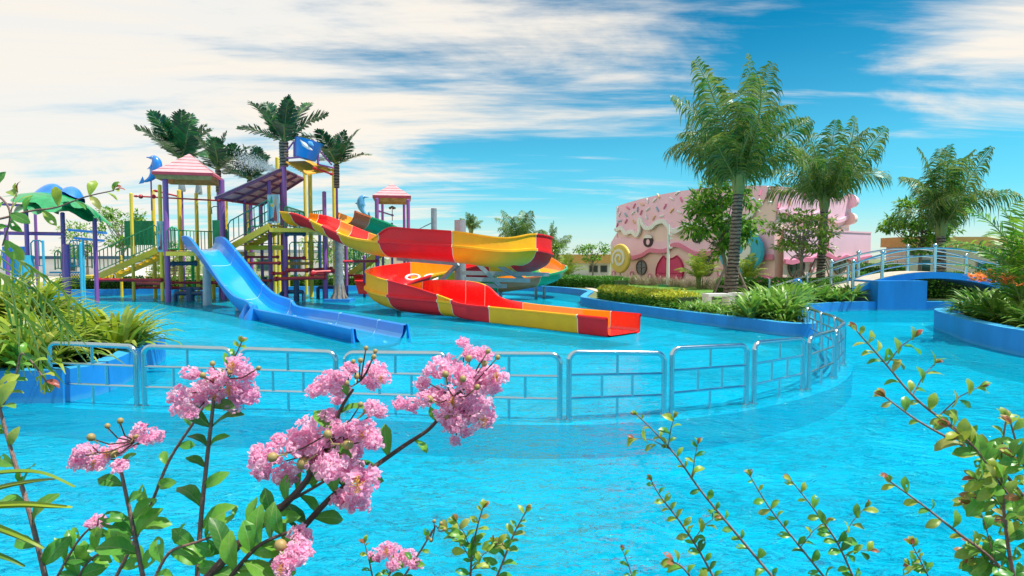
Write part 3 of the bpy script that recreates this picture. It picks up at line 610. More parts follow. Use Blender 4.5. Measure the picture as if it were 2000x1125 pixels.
def stairs(root, a, b, w, depthdir, n, m, rail=M_GREEN, tread=0.26):
    """a foot, b head (near side edge); depthdir = direction across the flight"""
    for s in (0, 1):
        o = depthdir*(w*s); mb = MB(); mb.beam(a+o-Vector((0,0,0.02)), b+o-Vector((0,0,0.02)), 0.07, 0.24); mb.build('stringer', m, root)
    me = None; d = b-a; flat = Vector((d.x, d.y, 0)).normalized(); ang = math.atan2(flat.y, flat.x)
    me = MB().box((0, 0, 0), (tread, w, 0.045), ang).mesh('tread', m)
    for i in range(n):
        p = a + d*((i+0.6)/n) + depthdir*(w/2) + Vector((0, 0, 0.06)); put('tread', me, root, loc=p-ORG[root.name])
    for s in (0, 1):
        o = depthdir*(w*s); railing(root, a+o+Vector((0,0,0.1)), b+o+Vector((0,0,0.1)), 0.95, rail, 0.2)
def deck(root, poly, z, th=0.14, m=None):
    o = MB().prism(poly, z-th, z).build('deck', m or M_YELLOW, root)
    return o
def tiered_roof(root, cx, cy, z0, hw, H, n=5, rot=0.0, lining=True):
    """four sided pyramid of overlapping pale boards with crimson edges"""
    c, s = math.cos(rot), math.sin(rot)
    def sq(w, z): return [Vector((cx+(x*c-y*s)*w, cy+(x*s+y*c)*w, z)) for x, y in ((-1,-1),(1,-1),(1,1),(-1,1))]
    for i in range(n):
        f0 = 1-i/n; f1 = 1-(i+1)/n; a = sq(hw*f0, z0+H*i/n*1.0); b = sq(hw*max(f1, 0.02)+0.0, z0+H*(i+1)/n-0.02); lip = sq(hw*f0, z0+H*i/n-0.12)
        lip2 = sq(hw*f0-0.05, z0+H*i/n-0.12)
        mb = MB(); mb.add(a+b+lip+lip2, [(0,1,5,4),(1,2,6,5),(2,3,7,6),(3,0,4,7),(4,5,6,7)])
        mb.k = 1
        for q in range(4):
            r = (q+1) % 4; mb.f.append([8+q, 8+r, r, q]); mb.m.append(1); mb.f.append([12+q, 12+r, 8+r, 8+q]); mb.m.append(1)
        mb.build('roof_tier', [M_ROOFL, M_ROOFR], root)
    fz = 0.28; a = sq(hw*0.985, z0-0.03); b = sq(hw*0.90, z0-fz); mb = MB()
    mb.add(a+b, [(0,4,5,1),(1,5,6,2),(2,6,7,3),(3,7,4,0)]); t = sq(hw*0.85, z0-fz); u = sq(hw*0.1, z0+H*0.7)
    mb.add(b+t, [(0,4,5,1),(1,5,6,2),(2,6,7,3),(3,7,4,0)]); mb.add(t+u, [(0,4,5,1),(1,5,6,2),(2,6,7,3),(3,7,4,0),(4,5,6,7)])
    mb.build('roof_lining', M_ROOFU, root)
def v2(v): return (v.x, v.y)
# ---- left tower
TA = thing('play_tower', 'left play tower with striped pink pyramid roof on purple and yellow posts', 'play tower', G(380, 588))
tops = {}
for px, py, yt, w, m in ((329, 590, 345, 12, M_PURPLE), (438, 586, 352, 12, M_PURPLE), (262, 586, 378, 7, M_YELLOW), (304, 582, 372, 8, M_YELLOW), (318, 588, 362, 8, M_YELLOW),
                         (355, 582, 372, 9, M_YELLOW), (388, 578, 378, 8, M_YELLOW), (413, 577, 362, 8, M_YELLOW), (418, 583, 545, 8, M_YELLOW), (445, 580, 384, 8, M_YELLOW), (487, 576, 362, 9, M_YELLOW)):
    tops[px] = pole(TA, px, py, yt, w, m)[0]
rc = W(371, 345, 25.6); tiered_roof(TA, rc.x, rc.y, W(371, 343, 25.6).z, 1.10, 0.90, 6, R(14))
zd = W(380, 492, 25).z
dA = [v2(W(325, 505, 24.4)), v2(W(450, 505, 24.4)), v2(W(500, 505, 28.2)), v2(W(300, 505, 28.2))]
deck(TA, dA, zd, 0.16)
MB().prism([(x, y) for x, y in dA], zd, zd+0.02).build('deck_surface', mat('tan_deck', (0.50, 0.27, 0.10), 0.7, var=0.2), TA)
for a, b, h in (((328, 26.2), (421, 28.2), 0.95), ((421, 28.2), (445, 26.0), 0.95), ((328, 24.6), (350, 24.6), 0.95)):
    p, q = W(a[0], 505, a[1]), W(b[0], 505, b[1]); p.z = q.z = zd; railing(TA, p, q, h, M_GREEN)
MB().box(W(428, 455, 26.6), (0.55, 0.05, 1.1)).build('side_panel', M_GREEN, TA)
# printed panel beside the stair head (generic fish and coral colours)
def picture_panel(root, px, y0, y1, w, D, rz):
    a = W(px, y1, D); b = W(px, y0, D); h = b.z-a.z; ww = w*D/F
    MB().box((a.x, a.y, (a.z+b.z)/2), (ww, 0.05, h), rz).build('picture_panel', mat('panel_pale_blue', (0.30, 0.50, 0.56), 0.4, var=0.35, vscale=5), root)
    blobs = [((-0.15, 0.30, 0.10, 0.13), M_GREEN), ((0.2, 0.25, 0.13, 0.2), mat('skin_tan_print', (0.55, 0.36, 0.22), 0.5)), ((0.18, -0.2, 0.15, 0.28), mat('coral_print', (0.42, 0.07, 0.06), 0.5, var=0.3)), ((-0.2, -0.1, 0.13, 0.2), M_CYAN), ((-0.12, 0.12, 0.12, 0.06), M_YELLOW2), ((-0.1, -0.38, 0.2, 0.07), M_DKBLUE)]
    for (u, v, ru, rv), m in blobs:
        vs = []
        for k in range(14):
            t = k*2*math.pi/14; q = 1+0.2*math.sin(3*t+u*20); x = (u+ru*q*math.cos(t))*ww*1.4*0.7; y = (v+rv*q*math.sin(t))*h
            c, s = math.cos(rz), math.sin(rz); vs.append((a.x+x*c+0.031*s, a.y+x*s-0.031*c, (a.z+b.z)/2+y))
        MB().add(vs, [tuple(range(14))]).build('printed_shape', m, root)
picture_panel(TA, 314, 432, 492, 12, 24.7, R(0))
# shower heads and tap
for px, y in ((275, 384), (300, 384)): MB().sphere(W(px, y, 25.4), 0.09).build('nozzle_ball', M_RED, TA, smooth=True)
for a, b in (((262, 383, 27), (430, 392, 25.5)), ((430, 390, 25.5), (510, 402, 26)), ((300, 372, 26.5), (350, 384, 27.5))): pipe(TA, W(*a), W(*b), 0.035, M_RED)
s = W(418, 404, 26.5); MB().tube([s+Vector((-0.1, 0, -0.3)), s+Vector((-0.12, 0, -0.05)), s+Vector((0, 0, 0.02)), s+Vector((0.28, 0, 0))], 0.022, 6).build('shower_arm', M_DKBLUE, TA, smooth=True); MB().sphere(s+Vector((0.3, 0, 0)), 0.06).build('shower_head', M_DKBLUE, TA)
for px, y in ((355, 362), (388, 368)): c = W(px, y, 28.6 if px < 370 else 29); MB().tube([c+Vector((0,0,-0.28)), c+Vector((0,0,-0.22)), c+Vector((0,0,0.25))], [0.15, 0.16, 0.11], 10).build('bell_nozzle', M_GALV, TA, smooth=True)
# low pipework around the feet
RP = M_RED
for a, b, r in (((190, 547, 25.6), (318, 547, 25.2), 0.07), ((262, 555, 26.4), (332, 553, 25.4), 0.06), ((262, 562, 26.4), (350, 562, 26.6), 0.05), ((333, 552, 25), (418, 552, 26), 0.05), ((330, 562, 26), (405, 564, 26.6), 0.06), ((418, 552, 25.8), (440, 552, 25.8), 0.06), ((262, 552, 26.4), (318, 555, 25.4), 0.07)):
    pipe(TA, W(*a), W(*b), r, RP)
for a, b in (((333, 515, 25.2), (386, 514, 25.6)),): pipe(TA, W(*a), W(*b), 0.09, M_DKBLUE)
for xs, yb, yt, D in (((343, 372, 398), 590, 573, 25.2),):
    l = [W(x, yb, D) for x in xs]; tz = W(0, yt, D).z
    mb = MB(); mb.tube([(l[0].x, D, -0.4), (l[0].x, D, tz-0.05), (l[0].x+0.06, D, tz), (l[2].x-0.06, D, tz), (l[2].x, D, tz-0.05), (l[2].x, D, -0.4)], 0.09, 8)
    mb.tube([(l[1].x, D, -0.4), (l[1].x, D, tz+0.25)], 0.15, 10); mb.tube([(l[1].x-0.4, D, tz+0.2), (l[1].x+0.4, D, tz+0.2)], 0.06, 8); mb.build('water_manifold', M_DKBLUE, TA, smooth=True)
# ---- left stair
sa = W(188, 541, 26.2); sb_ = W(307, 488, 25.6); ST = thing('stair', 'yellow stair with green railings climbing right to the left tower', 'stair', Vector((sa.x, sa.y, 0)))
stairs(ST, sa, sb_, 1.15, Vector((0.1, 1, 0)).normalized(), 9, M_YELLOW2)
MB().box(W(180, 540, 26.8), (0.9, 1.4, 0.12)).build('landing', M_YELLOW2, ST)
for px in (168, 232): pole(ST, px, 572, 540 if px < 200 else 520, 6, M_YELLOW2)
MB().box(W(272, 455, 26.7)+Vector((0, 0, 0)), (1.25, 0.06, 1.05)).build('mesh_panel', mat('green_mesh_panel', (0.005, 0.19, 0.06), 0.6, var=0.5, vscale=20), ST)
# ---- central tower
TB = thing('play_tower', 'tall central play tower with flat yellow canopy feeding the red slide', 'play tower', G(600, 580))
for px, py, yt, w, m in ((530, 574, 438, 9, M_PURPLE), (555, 583, 325, 11, M_PURPLE), (637, 582, 452, 9, M_PURPLE), (609, 580, 322, 9, M_YELLOW), (599, 575, 335, 7, M_YELLOW), (655, 577, 328, 8, M_YELLOW), (546, 572, 308, 8, M_YELLOW),
                         (538, 574, 445, 7, M_YELLOW), (565, 570, 500, 6, M_YELLOW), (528, 345, 395, 0, None), (635, 575, 375, 9, M_PURPLE), (578, 570, 440, 7, M_DKBLUE), (626, 568, 455, 7, M_DKBLUE)):
    if w: pole(TB, px, py, yt, w, m, D=26.5 if yt == 375 else None)
zb = W(600, 446, 25).z
deck(TB, [v2(W(527, 505, 24.6)), v2(W(640, 505, 24.8)), v2(W(660, 505, 28.2)), v2(W(545, 505, 28.4))], zb, 0.16)
zm = W(520, 480, 27).z; deck(TB, [v2(W(478, 505, 26)), v2(W(556, 505, 26)), v2(W(560, 505, 28)), v2(W(486, 505, 28))], zm, 0.18, M_YELLOW)
zl = W(580, 512, 27).z; deck(TB, [v2(W(556, 505, 26.4)), v2(W(612, 505, 26.4)), v2(W(612, 505, 28)), v2(W(560, 505, 28))], zl, 0.12, mat('amber_deck', (0.50, 0.24, 0.06), 0.6, var=0.2))
for a, b, z in (((558, 27.6), (596, 28.2), zb), ((608, 28.2), (636, 27), zb), ((558, 25), (596, 28.2), zb), ((486, 27.8), (545, 27.8), zm), ((566, 28), (640, 28), zl)):
    p, q = W(a[0], 505, a[1]), W(b[0], 505, b[1]); p.z = q.z = z; railing(TB, p, q, 0.9, M_GREEN, 0.2)
picture_panel(TB, 535, 380, 436, 25, 24.9, R(-12))
cz = W(600, 325, 25).z
cn = [W(558, 318, 24.8), W(604, 316, 26.2), W(652, 334, 26.4), W(600, 342, 24.8)]
MB().add([p for p in cn] + [p+Vector((0, 0, 0.05)) for p in cn], [(0,1,2,3),(4,7,6,5),(0,4,5,1),(1,5,6,2),(2,6,7,3),(3,7,4,0)]).build('canopy', mat('amber_canopy', (0.66, 0.31, 0.02), 0.6, var=0.3, vscale=4), TB)
for k in range(1, 9):
    f = k/9; p = cn[0].lerp(cn[3], f)-Vector((0,0,0.03)); q = cn[1].lerp(cn[2], f)-Vector((0,0,0.03)); MB().beam(p, q, 0.03, 0.035).build('canopy_rib', M_OCHRE, TB)
for a, b in (((560, 309, 24.9), (603, 306, 25)), ((620, 321, 25.4), (652, 328, 26)), ((575, 277, 25.1), (575, 306, 25.1)), ((621, 288, 25.4), (621, 320, 25.4)), ((578, 280, 25.1), (604, 308, 25)), ((622, 292, 25.4), (648, 322, 26)), ((574, 276, 25.1), (560, 295, 25.1)), ((575, 276, 25.1), (622, 290, 25.4))):
    MB().tube([W(*a), W(*b)], 0.05 if abs(a[0]-b[0]) < 3 else 0.035, 8).build('bucket_frame', M_PURPLE, TB, smooth=True)
pipe(TB, W(611, 327, 25.2), W(650, 341, 26), 0.04, M_RED)
for a, b, r in (((478, 502, 26), (545, 502, 26), 0.05), ((470, 514, 25), (548, 514, 25), 0.06), ((557, 504, 25.4), (597, 504, 26), 0.06), ((558, 528, 25), (603, 528, 25), 0.07), ((530, 534, 25.2), (556, 534, 25), 0.06), ((535, 545, 25), (637, 542, 24.7), 0.075), ((606, 532, 25), (655, 530, 25.6), 0.07), ((606, 535, 25), (637, 535, 24.8), 0.07), ((500, 548, 26.5), (530, 548, 25.5), 0.05), ((655, 511, 25.4), (737, 510, 28), 0.06), ((675, 538, 29), (735, 537, 29), 0.05), ((600, 527, 27), (650, 524, 27), 0.06)):
    pipe(TB, W(*a), W(*b), r, RP)
pipe(TB, W(556, 457, 25), W(597, 457, 25.4), 0.075, M_DKBLUE)
for x0, x1, xm, D, tz in ((548, 592, 578, 25.4, 570), (620, 655, 634, 27.4, 561), (505, 528, 516, 27, 563)):
    a, b, c = W(x0, 505, D).x, W(x1, 505, D).x, W(xm, 505, D).x; z = W(0, tz, D).z
    mb = MB(); mb.tube([(a, D, -0.4), (a, D, z-0.05), (a+0.06, D, z), (b-0.06, D, z), (b, D, z-0.05), (b, D, -0.4)], 0.08, 8); mb.tube([(c, D, -0.4), (c, D, z+0.5)], 0.11, 10); mb.build('water_manifold', M_DKBLUE, TB, smooth=True)
# ---- middle stair from the left tower up to the central deck
sa = W(447, 484, 25.0); sb_ = W(527, 440, 24.9); S2 = thing('stair', 'yellow stair with dark green railings climbing to the central deck', 'stair', Vector((sa.x, sa.y, 0)))
stairs(S2, sa, sb_, 1.3, Vector((0.1, 1, 0)).normalized(), 9, M_YELLOW, mat('dark_green_rail', (0.01, 0.20, 0.14), 0.4))
# ---- plum slatted awning
AW = thing('shade_awning', 'plum slatted awning sloping up to the right between the palm posts', 'awning', W(500, 360, 26))
c4 = [W(418, 386, 24.9), W(512, 399, 27.6), W(594, 347, 27.8), W(550, 328, 25.4)]
M_AWNB = mat('dark_plum_beam', (0.20, 0.06, 0.14), 0.6)
def bil(u, v, dz=0.0): return c4[0].lerp(c4[1], v).lerp(c4[3].lerp(c4[2], v), u) + Vector((0, 0, dz))
for i in range(26):
    u0 = i/26; u1 = u0+0.85/26; q = [bil(u0, 0), bil(u0, 1), bil(u1, 1), bil(u1, 0)]
    MB().add(q + [p+Vector((0, 0, 0.03)) for p in q], [(0,3,2,1),(4,5,6,7),(0,1,5,4),(1,2,6,5),(2,3,7,6),(3,0,4,7)]).build('slat', M_AWN, AW)
for v in (0.02, 0.35, 0.66, 0.98): MB().beam(bil(0, v, -0.07), bil(1, v, -0.07), 0.07, 0.09).build('beam', M_AWNB, AW)
for u in (0.02, 0.22, 0.42, 0.62, 0.82, 0.98): MB().beam(bil(u, 0, -0.04), bil(u, 1, -0.04), 0.05, 0.06).build('beam', M_AWNB, AW)
for px, D, yt, m, w in ((528, 26.0, 352, M_PURPLE, 9), (480, 26.4, 376, M_PURPLE, 7), (512, 27.6, 392, M_PURPLE, 7), (441, 27, 384, M_YELLOW, 7)): pole(AW, px, 0, yt, w, m, D=D)
# ---- tipping bucket
bc = W(600, 292, 25.3); BK = thing('tipping_bucket', 'blue tipping bucket with a white and pale blue leaping fish shape', 'bucket', bc)
mb = MB(); n = 20; vs = []
for z, r in ((-0.40, 0.36), (-0.38, 0.42), (0.0, 0.50), (0.34, 0.56), (0.36, 0.58), (0.34, 0.53), (-0.3, 0.38)):
    vs += [Matrix.Rotation(R(14), 3, 'Y') @ Vector((r*math.cos(2*math.pi*k/n), r*math.sin(2*math.pi*k/n), z)) + bc for k in range(n)]
fs = [tuple(range(n))] + [(i*n+k, i*n+(k+1) % n, (i+1)*n+(k+1) % n, (i+1)*n+k) for i in range(6) for k in range(n)] + [tuple(range(6*n, 7*n))]
mb.add(vs, fs).build('bucket', M_SLBLUE, BK, smooth=True)
mb = MB(); mb.tube([bc+Vector((x, -0.52, z)) for x, z in ((-0.1, 0.3), (0.05, 0.12), (0.22, -0.02), (0.38, -0.12))], [0.02, 0.09, 0.07, 0.02], 8); mb.build('fish_emblem', M_WHITE, BK, smooth=True)
mb = MB(); mb.tube([bc+Vector((x, -0.50, z)) for x, z in ((0.18, 0.26), (0.30, 0.14), (0.42, 0.05))], [0.02, 0.10, 0.03], 8); mb.build('wave_emblem', M_DOLPH2, BK, smooth=True)
# ---- small far tower
TC = thing('play_tower', 'small far play tower with striped pyramid roof on two purple posts', 'play tower', W(767, 560, 29.5)*1.0)
ORG[TC.name] = Vector(TC.location)
for px, D, yt, w in ((737, 28.6, 388, 9), (798, 28.6, 390, 8), (748, 31, 392, 6), (790, 31, 392, 6), (766, 30, 436, 5), (676, 28.4, 480, 8), (711, 28.6, 500, 6)): pole(TC, px, 0, yt, w, M_PURPLE, D=D)
rc = W(766, 390, 29.6); tiered_roof(TC, rc.x, rc.y, rc.z+0.12, 0.88, 0.66, 5, R(10))
pipe(TC, W(739, 412, 28.6), W(768, 421, 29.6), 0.035, M_PURPLE)
c = W(766, 403, 29.8); mb = MB()
for k in range(5): a = k*1.257; mb.tube([c, c+Vector((0.16*math.cos(a), 0.16*math.sin(a), -0.1))], [0.03, 0.05], 6)
mb.tube([c, c-Vector((0, 0, 0.7))], 0.02, 6); mb.build('spray_cluster', M_TRUNK, TC)
zt = W(700, 506, 29).z
deck(TC, [v2(W(735, 505, 28.6)), v2(W(800, 505, 28.6)), v2(W(800, 505, 31)), v2(W(742, 505, 31))], W(0, 492, 29).z, 0.14, M_YELLOW)
sa = W(682, 535, 29.2); sb_ = W(738, 495, 29.2); stairs(TC, sa, sb_, 1.0, Vector((0, 1, 0)), 7, M_YELLOW)
p, q = W(678, 528, 30.6), W(716, 528, 30.6); railing(TC, p, q, 1.3, M_GREEN, 0.16)
q0 = [W(690, 538, 29.5), W(714, 538, 29.5), W(740, 572, 27.5), W(700, 572, 27.5)]
MB().add(q0+[p-Vector((0, 0, 0.05)) for p in q0], [(0,1,2,3),(4,7,6,5),(0,3,7,4),(1,5,6,2),(2,6,7,3),(0,4,5,1)]).build('kiddie_slide', M_ROUT, TC)
# ---- left shelter with leaf-like green roof
SH = thing('shell_shelter', 'shelter with scalloped green and blue shell roof on purple posts', 'shelter', W(125, 560, 23))
for px, D, yt, w in ((54, 23, 402, 9), (125, 24, 416, 9), (187, 24.5, 415, 9), (72, 26, 415, 6), (14, 22, 440, 8)): pole(SH, px, 0, yt, w, M_PURPLE, D=D)
pole(SH, 130, 0, 478, 13, M_PURPLE, D=23.6)
pipe(SH, W(-10, 455, 23), W(128, 457, 23.6), 0.07, M_PURPLE); pipe(SH, W(-10, 398, 23), W(55, 402, 23), 0.05, M_PURPLE)
def fan(root, px, py, D, w, d, h, tilt, rz, m, name, lobes=7):
    c = W(px, py, D); nU, nV = lobes*6, 8; vs = []
    M_ = Matrix.Rotation(rz, 3, 'Z') @ Matrix.Rotation(tilt, 3, 'Y')
    for i in range(nU+1):
        a = math.pi*2*i/nU; rid = 0.5+0.5*math.cos(a*lobes)
        for j in range(nV+1):
            f = j/nV; r = f*(1+0.24*rid*f); v = Vector((w*r*math.cos(a), d*r*math.sin(a), h*(1-f*f)*1.0 - 0.10*rid*f*f*2)); vs.append(M_ @ v + c)
    k = nV+1; fs = [(i*k+j, (i+1)*k+j, (i+1)*k+j+1, i*k+j+1) for i in range(nU) for j in range(nV)]
    MB().add(vs, fs).build(name, m, root, smooth=True)
fan(SH, 118, 405, 23.8, 1.55, 1.2, 0.5, R(16), 0.2, mat('leaf_green_fibreglass', (0.01, 0.27, 0.09), 0.3, var=0.35, vscale=4, coat=0.4), 'green_shell', 9)
fan(SH, 102, 386, 23.9, 0.62, 0.55, 0.55, R(10), 0.4, M_DOLPH, 'blue_shell', 3)
fan(SH, 138, 384, 24.2, 0.45, 0.5, 0.42, R(22), 1.4, M_DOLPH, 'blue_shell', 3)
fan(SH, 160, 408, 23.0, 0.62, 0.6, 0.2, R(25), 0.9, mat('leaf_green_fibreglass', (0, 0, 0)), 'green_shell', 6)
fan(SH, 72, 405, 23.0, 0.55, 0.6, 0.22, R(-10), 2.2, mat('leaf_green_fibreglass', (0, 0, 0)), 'green_shell', 6)
# ---- blue and cyan toddler equipment on the far left
TD = thing('toddler_frame', 'toddler water frame with cyan rails, blue boards and small green gate', 'play frame', W(80, 560, 22))
for px, D, y0, y1, w in ((40, 22, 490, 560, 5), (163, 23, 470, 560, 5), (85, 22, 470, 560, 5), (158, 22.6, 475, 560, 6), (28, 23, 480, 560, 6)): pole(TD, px, 0, y0, w, M_CYAN, D=D)
for a, b in (((62, 467, 24), (85, 470, 24)), ((137, 476, 24), (160, 476, 24)),): railing(TD, W(a[0], 525, a[2]), W(b[0], 525, b[2]), 1.1, M_CYAN, 0.12)
railing(TD, W(138, 527, 25), W(180, 527, 25), 1.0, M_GREEN, 0.15); railing(TD, W(108, 530, 25), W(120, 530, 25), 0.85, M_GREEN, 0.1)
MB().box(W(30, 505, 23), (0.9, 0.08, 0.9)).build('board', M_SLBLUE, TD); MB().box(W(48, 520, 22.4), (0.3, 0.5, 0.8)).build('board', M_CYAN, TD)
for a, b in (((136, 449, 27), (205, 455, 27)), ((148, 465, 27), (200, 470, 27))): MB().beam(W(*a), W(*b), 0.3, 0.1).build('gutter', M_SLBLUE, TD)
mb = MB()
for i in range(9):
    for j in range(3):
        c = W(118+i*5, 537+j*7, 24.4); mb.tube([c+Vector((-0.05, 0, 0)), c+Vector((0, 0, 0.06)), c+Vector((0.05, 0, 0)), c+Vector((0, 0, -0.06)), c+Vector((-0.05, 0, 0))], 0.014, 4, cap=False)
mb.build('lattice_band', M_DKBLUE, TD, kind='stuff'); MB().beam(W(100, 532, 24.4), W(160, 532, 24.4), 0.2, 0.06).build('shelf', M_CYAN, TD)
# rope net between yellow posts, left
NT = thing('rope_net', 'pale yellow climbing net stretched behind the left tower', 'rope net', W(300, 540, 28.5)); mb = MB()
for i in range(12): mb.tube([W(284+i*6, 498, 28.5), W(288+i*5.5, 556, 28.5)], 0.012, 4)
for j in range(12): mb.tube([W(282, 500+j*5, 28.5), W(352, 504+j*4.6, 28.5)], 0.012, 4)
mb.build('net', M_YELLOW, NT, kind='stuff'); pole(NT, 236, 0, 500, 6, M_YELLOW2, D=28); pole(NT, 376, 0, 498, 7, mat('kelly_green', (0.01, 0.36, 0.10), 0.4), D=29)
# ---- dolphins
def dolphin(label, px, py, D, S, rot, m, flip=1):
    c = W(px, py, D); T_ = thing('dolphin_statue', label, 'dolphin statue', c)
    body = [(0.42, 1.0), (0.18, 1.05), (-0.02, 0.92), (-0.12, 0.65), (-0.12, 0.35), (-0.05, 0.05), (0.10, -0.22), (0.32, -0.42), (0.52, -0.52)]
    rad = [0.05, 0.17, 0.26, 0.30, 0.30, 0.25, 0.17, 0.10, 0.05]
    M_ = Matrix.Rotation(rot, 3, 'Y')
    def T2(x, z, y=0): return c + M_ @ Vector((flip*x*S, y*S, z*S))
    pts = smooth_path([(*b, r) for b, r in zip(body, rad)], 4)
    MB().tube([T2(x, z) for x, z, r in pts], [r*S for x, z, r in pts], 12).build('body', m, T_, smooth=True)
    def fin(pts2, y0, y1, name):
        n = len(pts2); vs = [T2(x, z, y0 + (y1-y0)*k/(n-1)-0.02) for k, (x, z) in enumerate(pts2)] + [T2(x, z, y0+(y1-y0)*k/(n-1)+0.02) for k, (x, z) in enumerate(pts2)]
        MB().add(vs, [tuple(range(n)), tuple(range(2*n-1, n-1, -1))] + [(i, (i+1) % n, n+(i+1) % n, n+i) for i in range(n)]).build(name, m, T_, fixn=True)
    fin([(-0.3, 0.6), (-0.62, 0.50), (-0.34, 0.32)], 0, 0, 'dorsal_fin'); fin([(0.08, 0.62), (0.30, 0.28), (0.06, 0.4)], -0.2, -0.25, 'flipper'); fin([(0.08, 0.62), (0.30, 0.28), (0.06, 0.4)], 0.2, 0.25, 'flipper')
    fin([(0.45, -0.50), (0.62, -0.22), (0.70, -0.50), (0.78, -0.72), (0.52, -0.62)], -0.02, 0.02, 'tail_fluke')
    MB().tube([T2(0.42, 1.02), T2(0.60, 1.0)], [0.05*S, 0.03*S], 8).build('beak', m, T_, smooth=True)
    MB().tube([T2(0.14, 0.88, -0.03), T2(0.10, 0.4, -0.03), T2(0.15, 0.1, -0.03)], [0.06*S, 0.17*S, 0.05*S], 8).build('belly', M_DOLPH2, T_, smooth=True)
    for y in (-0.14, 0.14): MB().sphere(T2(0.16, 1.08, y), 0.045*S).build('eye', M_WHITE, T_)
    MB().tube([T2(0.1, -0.2), Vector((T2(0.1, -0.2).x, c.y, c.z-S*2.2))], 0.03, 6).build('mounting_rod', M_PURPLE, T_)
dolphin('bright blue dolphin statue leaping beside the left striped roof', 299, 342, 25.5, 0.66, R(12), M_DOLPH, -1)
dolphin('pale blue dolphin statue in front of the small far tower', 707, 408, 28.0, 0.52, R(0), M_DOLPH2, 1)
# ---- water spray above the awning
mb = MB(); rnd = random.Random(5)
for i in range(2600):
    f = rnd.random(); a = W(540, 335, 25.8).lerp(W(468, 300, 27), f) + Vector((rnd.gauss(0, .05+.22*f), rnd.gauss(0, .05+.2*f), rnd.gauss(0, .03+.22*f)-0.25*f*f)); r = rnd.uniform(0.006, 0.016)
    mb.add([a+Vector((r, 0, -r)), a+Vector((-r, 0, -r)), a+Vector((0, r, 0)), a+Vector((0, 0, r*1.5))], [(0,1,3),(1,2,3),(2,0,3),(0,2,1)])
o = mb.build('water_spray', mat('water_droplet', (0.85, 0.88, 0.9), 0.2), kind='stuff')
# ================================================================== PALMS
def frond_mesh(name, m, L, el, droop, nl, ll, lw, sag=0.5, seed=0, stemw=0.03, twist=0.0, base=0.12):
    rn = random.Random(seed); mb = MB(); pts = []; n = 14; p = Vector((0, 0, 0)); a = el
    for i in range(n+1):
        pts.append(p.copy()); p = p + Vector((math.cos(a), 0.06*math.sin(i*0.4+seed), math.sin(a)))*(L/n); a -= droop*(0.25+1.5*(i/n)**1.3)/n
    mb.tube(pts, [stemw*(1-0.85*i/n) for i in range(n+1)], 5)
    mb.k = 1
    for k in range(nl):
        f = base + (1-base)*k/nl; i = min(n-1, int(f*n)); q = pts[i].lerp(pts[i+1], f*n-i); d = (pts[i+1]-pts[i]).normalized()
        up = Vector((0, 1, 0)).cross(d)*-1
        if up.z < 0: up = -up
        env = math.sin(math.pi*min(1, (0.16+0.84*(f-base)/(1-base))))**0.6; env = max(env, 0.25)
        for s in (-1, 1):
            l = ll*env*rn.uniform(0.8, 1.12); side = Vector((0, s, 0)); fwd = rn.uniform(0.45, 0.85)
            dr = (side*1.0 + d*fwd + up*rn.uniform(-0.05, 0.35) + Vector((0, 0, twist))).normalized()
            w = lw*rn.uniform(0.8, 1.1); wv = d*(w/2); g = Vector((0, 0, -1)); sg = sag*rn.uniform(0.6, 1.3)
            c0 = q; c1 = q+dr*l*0.4+g*l*0.05*sg; c2 = q+dr*l*0.75+g*l*0.28*sg; c3 = q+dr*l*0.98+g*l*0.62*sg
            mb.add([c0-wv*0.4, c0+wv*0.4, c1+wv, c1-wv, c2+wv*0.8, c2-wv*0.8, c3], [(0,1,2,3),(3,2,4,5),(5,4,6)])
    return mb.mesh(name, [M_STEM2, m])
M_STEM2 = mat('frond_rib', (0.20, 0.26, 0.07), 0.5, var=0.2)
def fronds(prefix, m, L, ll, lw, nl, sag, els, droops, twist=0.0, stemw=0.03, seeds=2):
    return [frond_mesh(prefix, m, L*(0.9+0.1*s), R(e), R(dp), nl, ll, lw, sag, i*7+s, stemw, twist) for i, (e, dp) in enumerate(zip(els, droops)) for s in range(seeds)]
COCO = fronds('frond', LM_COCO, 1.0, 0.27, 0.014, 60, 1.3, (89, 85, 80, 75, 69, 63), (16, 32, 54, 82, 118, 155), stemw=0.012)
FAKE = fronds('frond', LM_FAKE, 1.0, 0.30, 0.042, 36, 0.15, (82, 66, 48, 25), (22, 30, 38, 45), stemw=0.02)
def trunk_mesh(mb, base, top, r0, r1, lean=(0, 0), rings=40, bulge=0.5):
    pts = []; rr = []
    for i in range(rings*2+1):
        f = i/(rings*2); p = base.lerp(top, f) + Vector((lean[0]*math.sin(math.pi*f), lean[1]*math.sin(math.pi*f), 0))
        pts.append(p); rr.append((r0+(r1-r0)*f**0.7 + bulge*r0*math.exp(-f*9))*(1.05 if i % 2 else 0.91)*(1+random.uniform(-0.02, 0.02)))
    mb.tube(pts, rr, 14); return pts
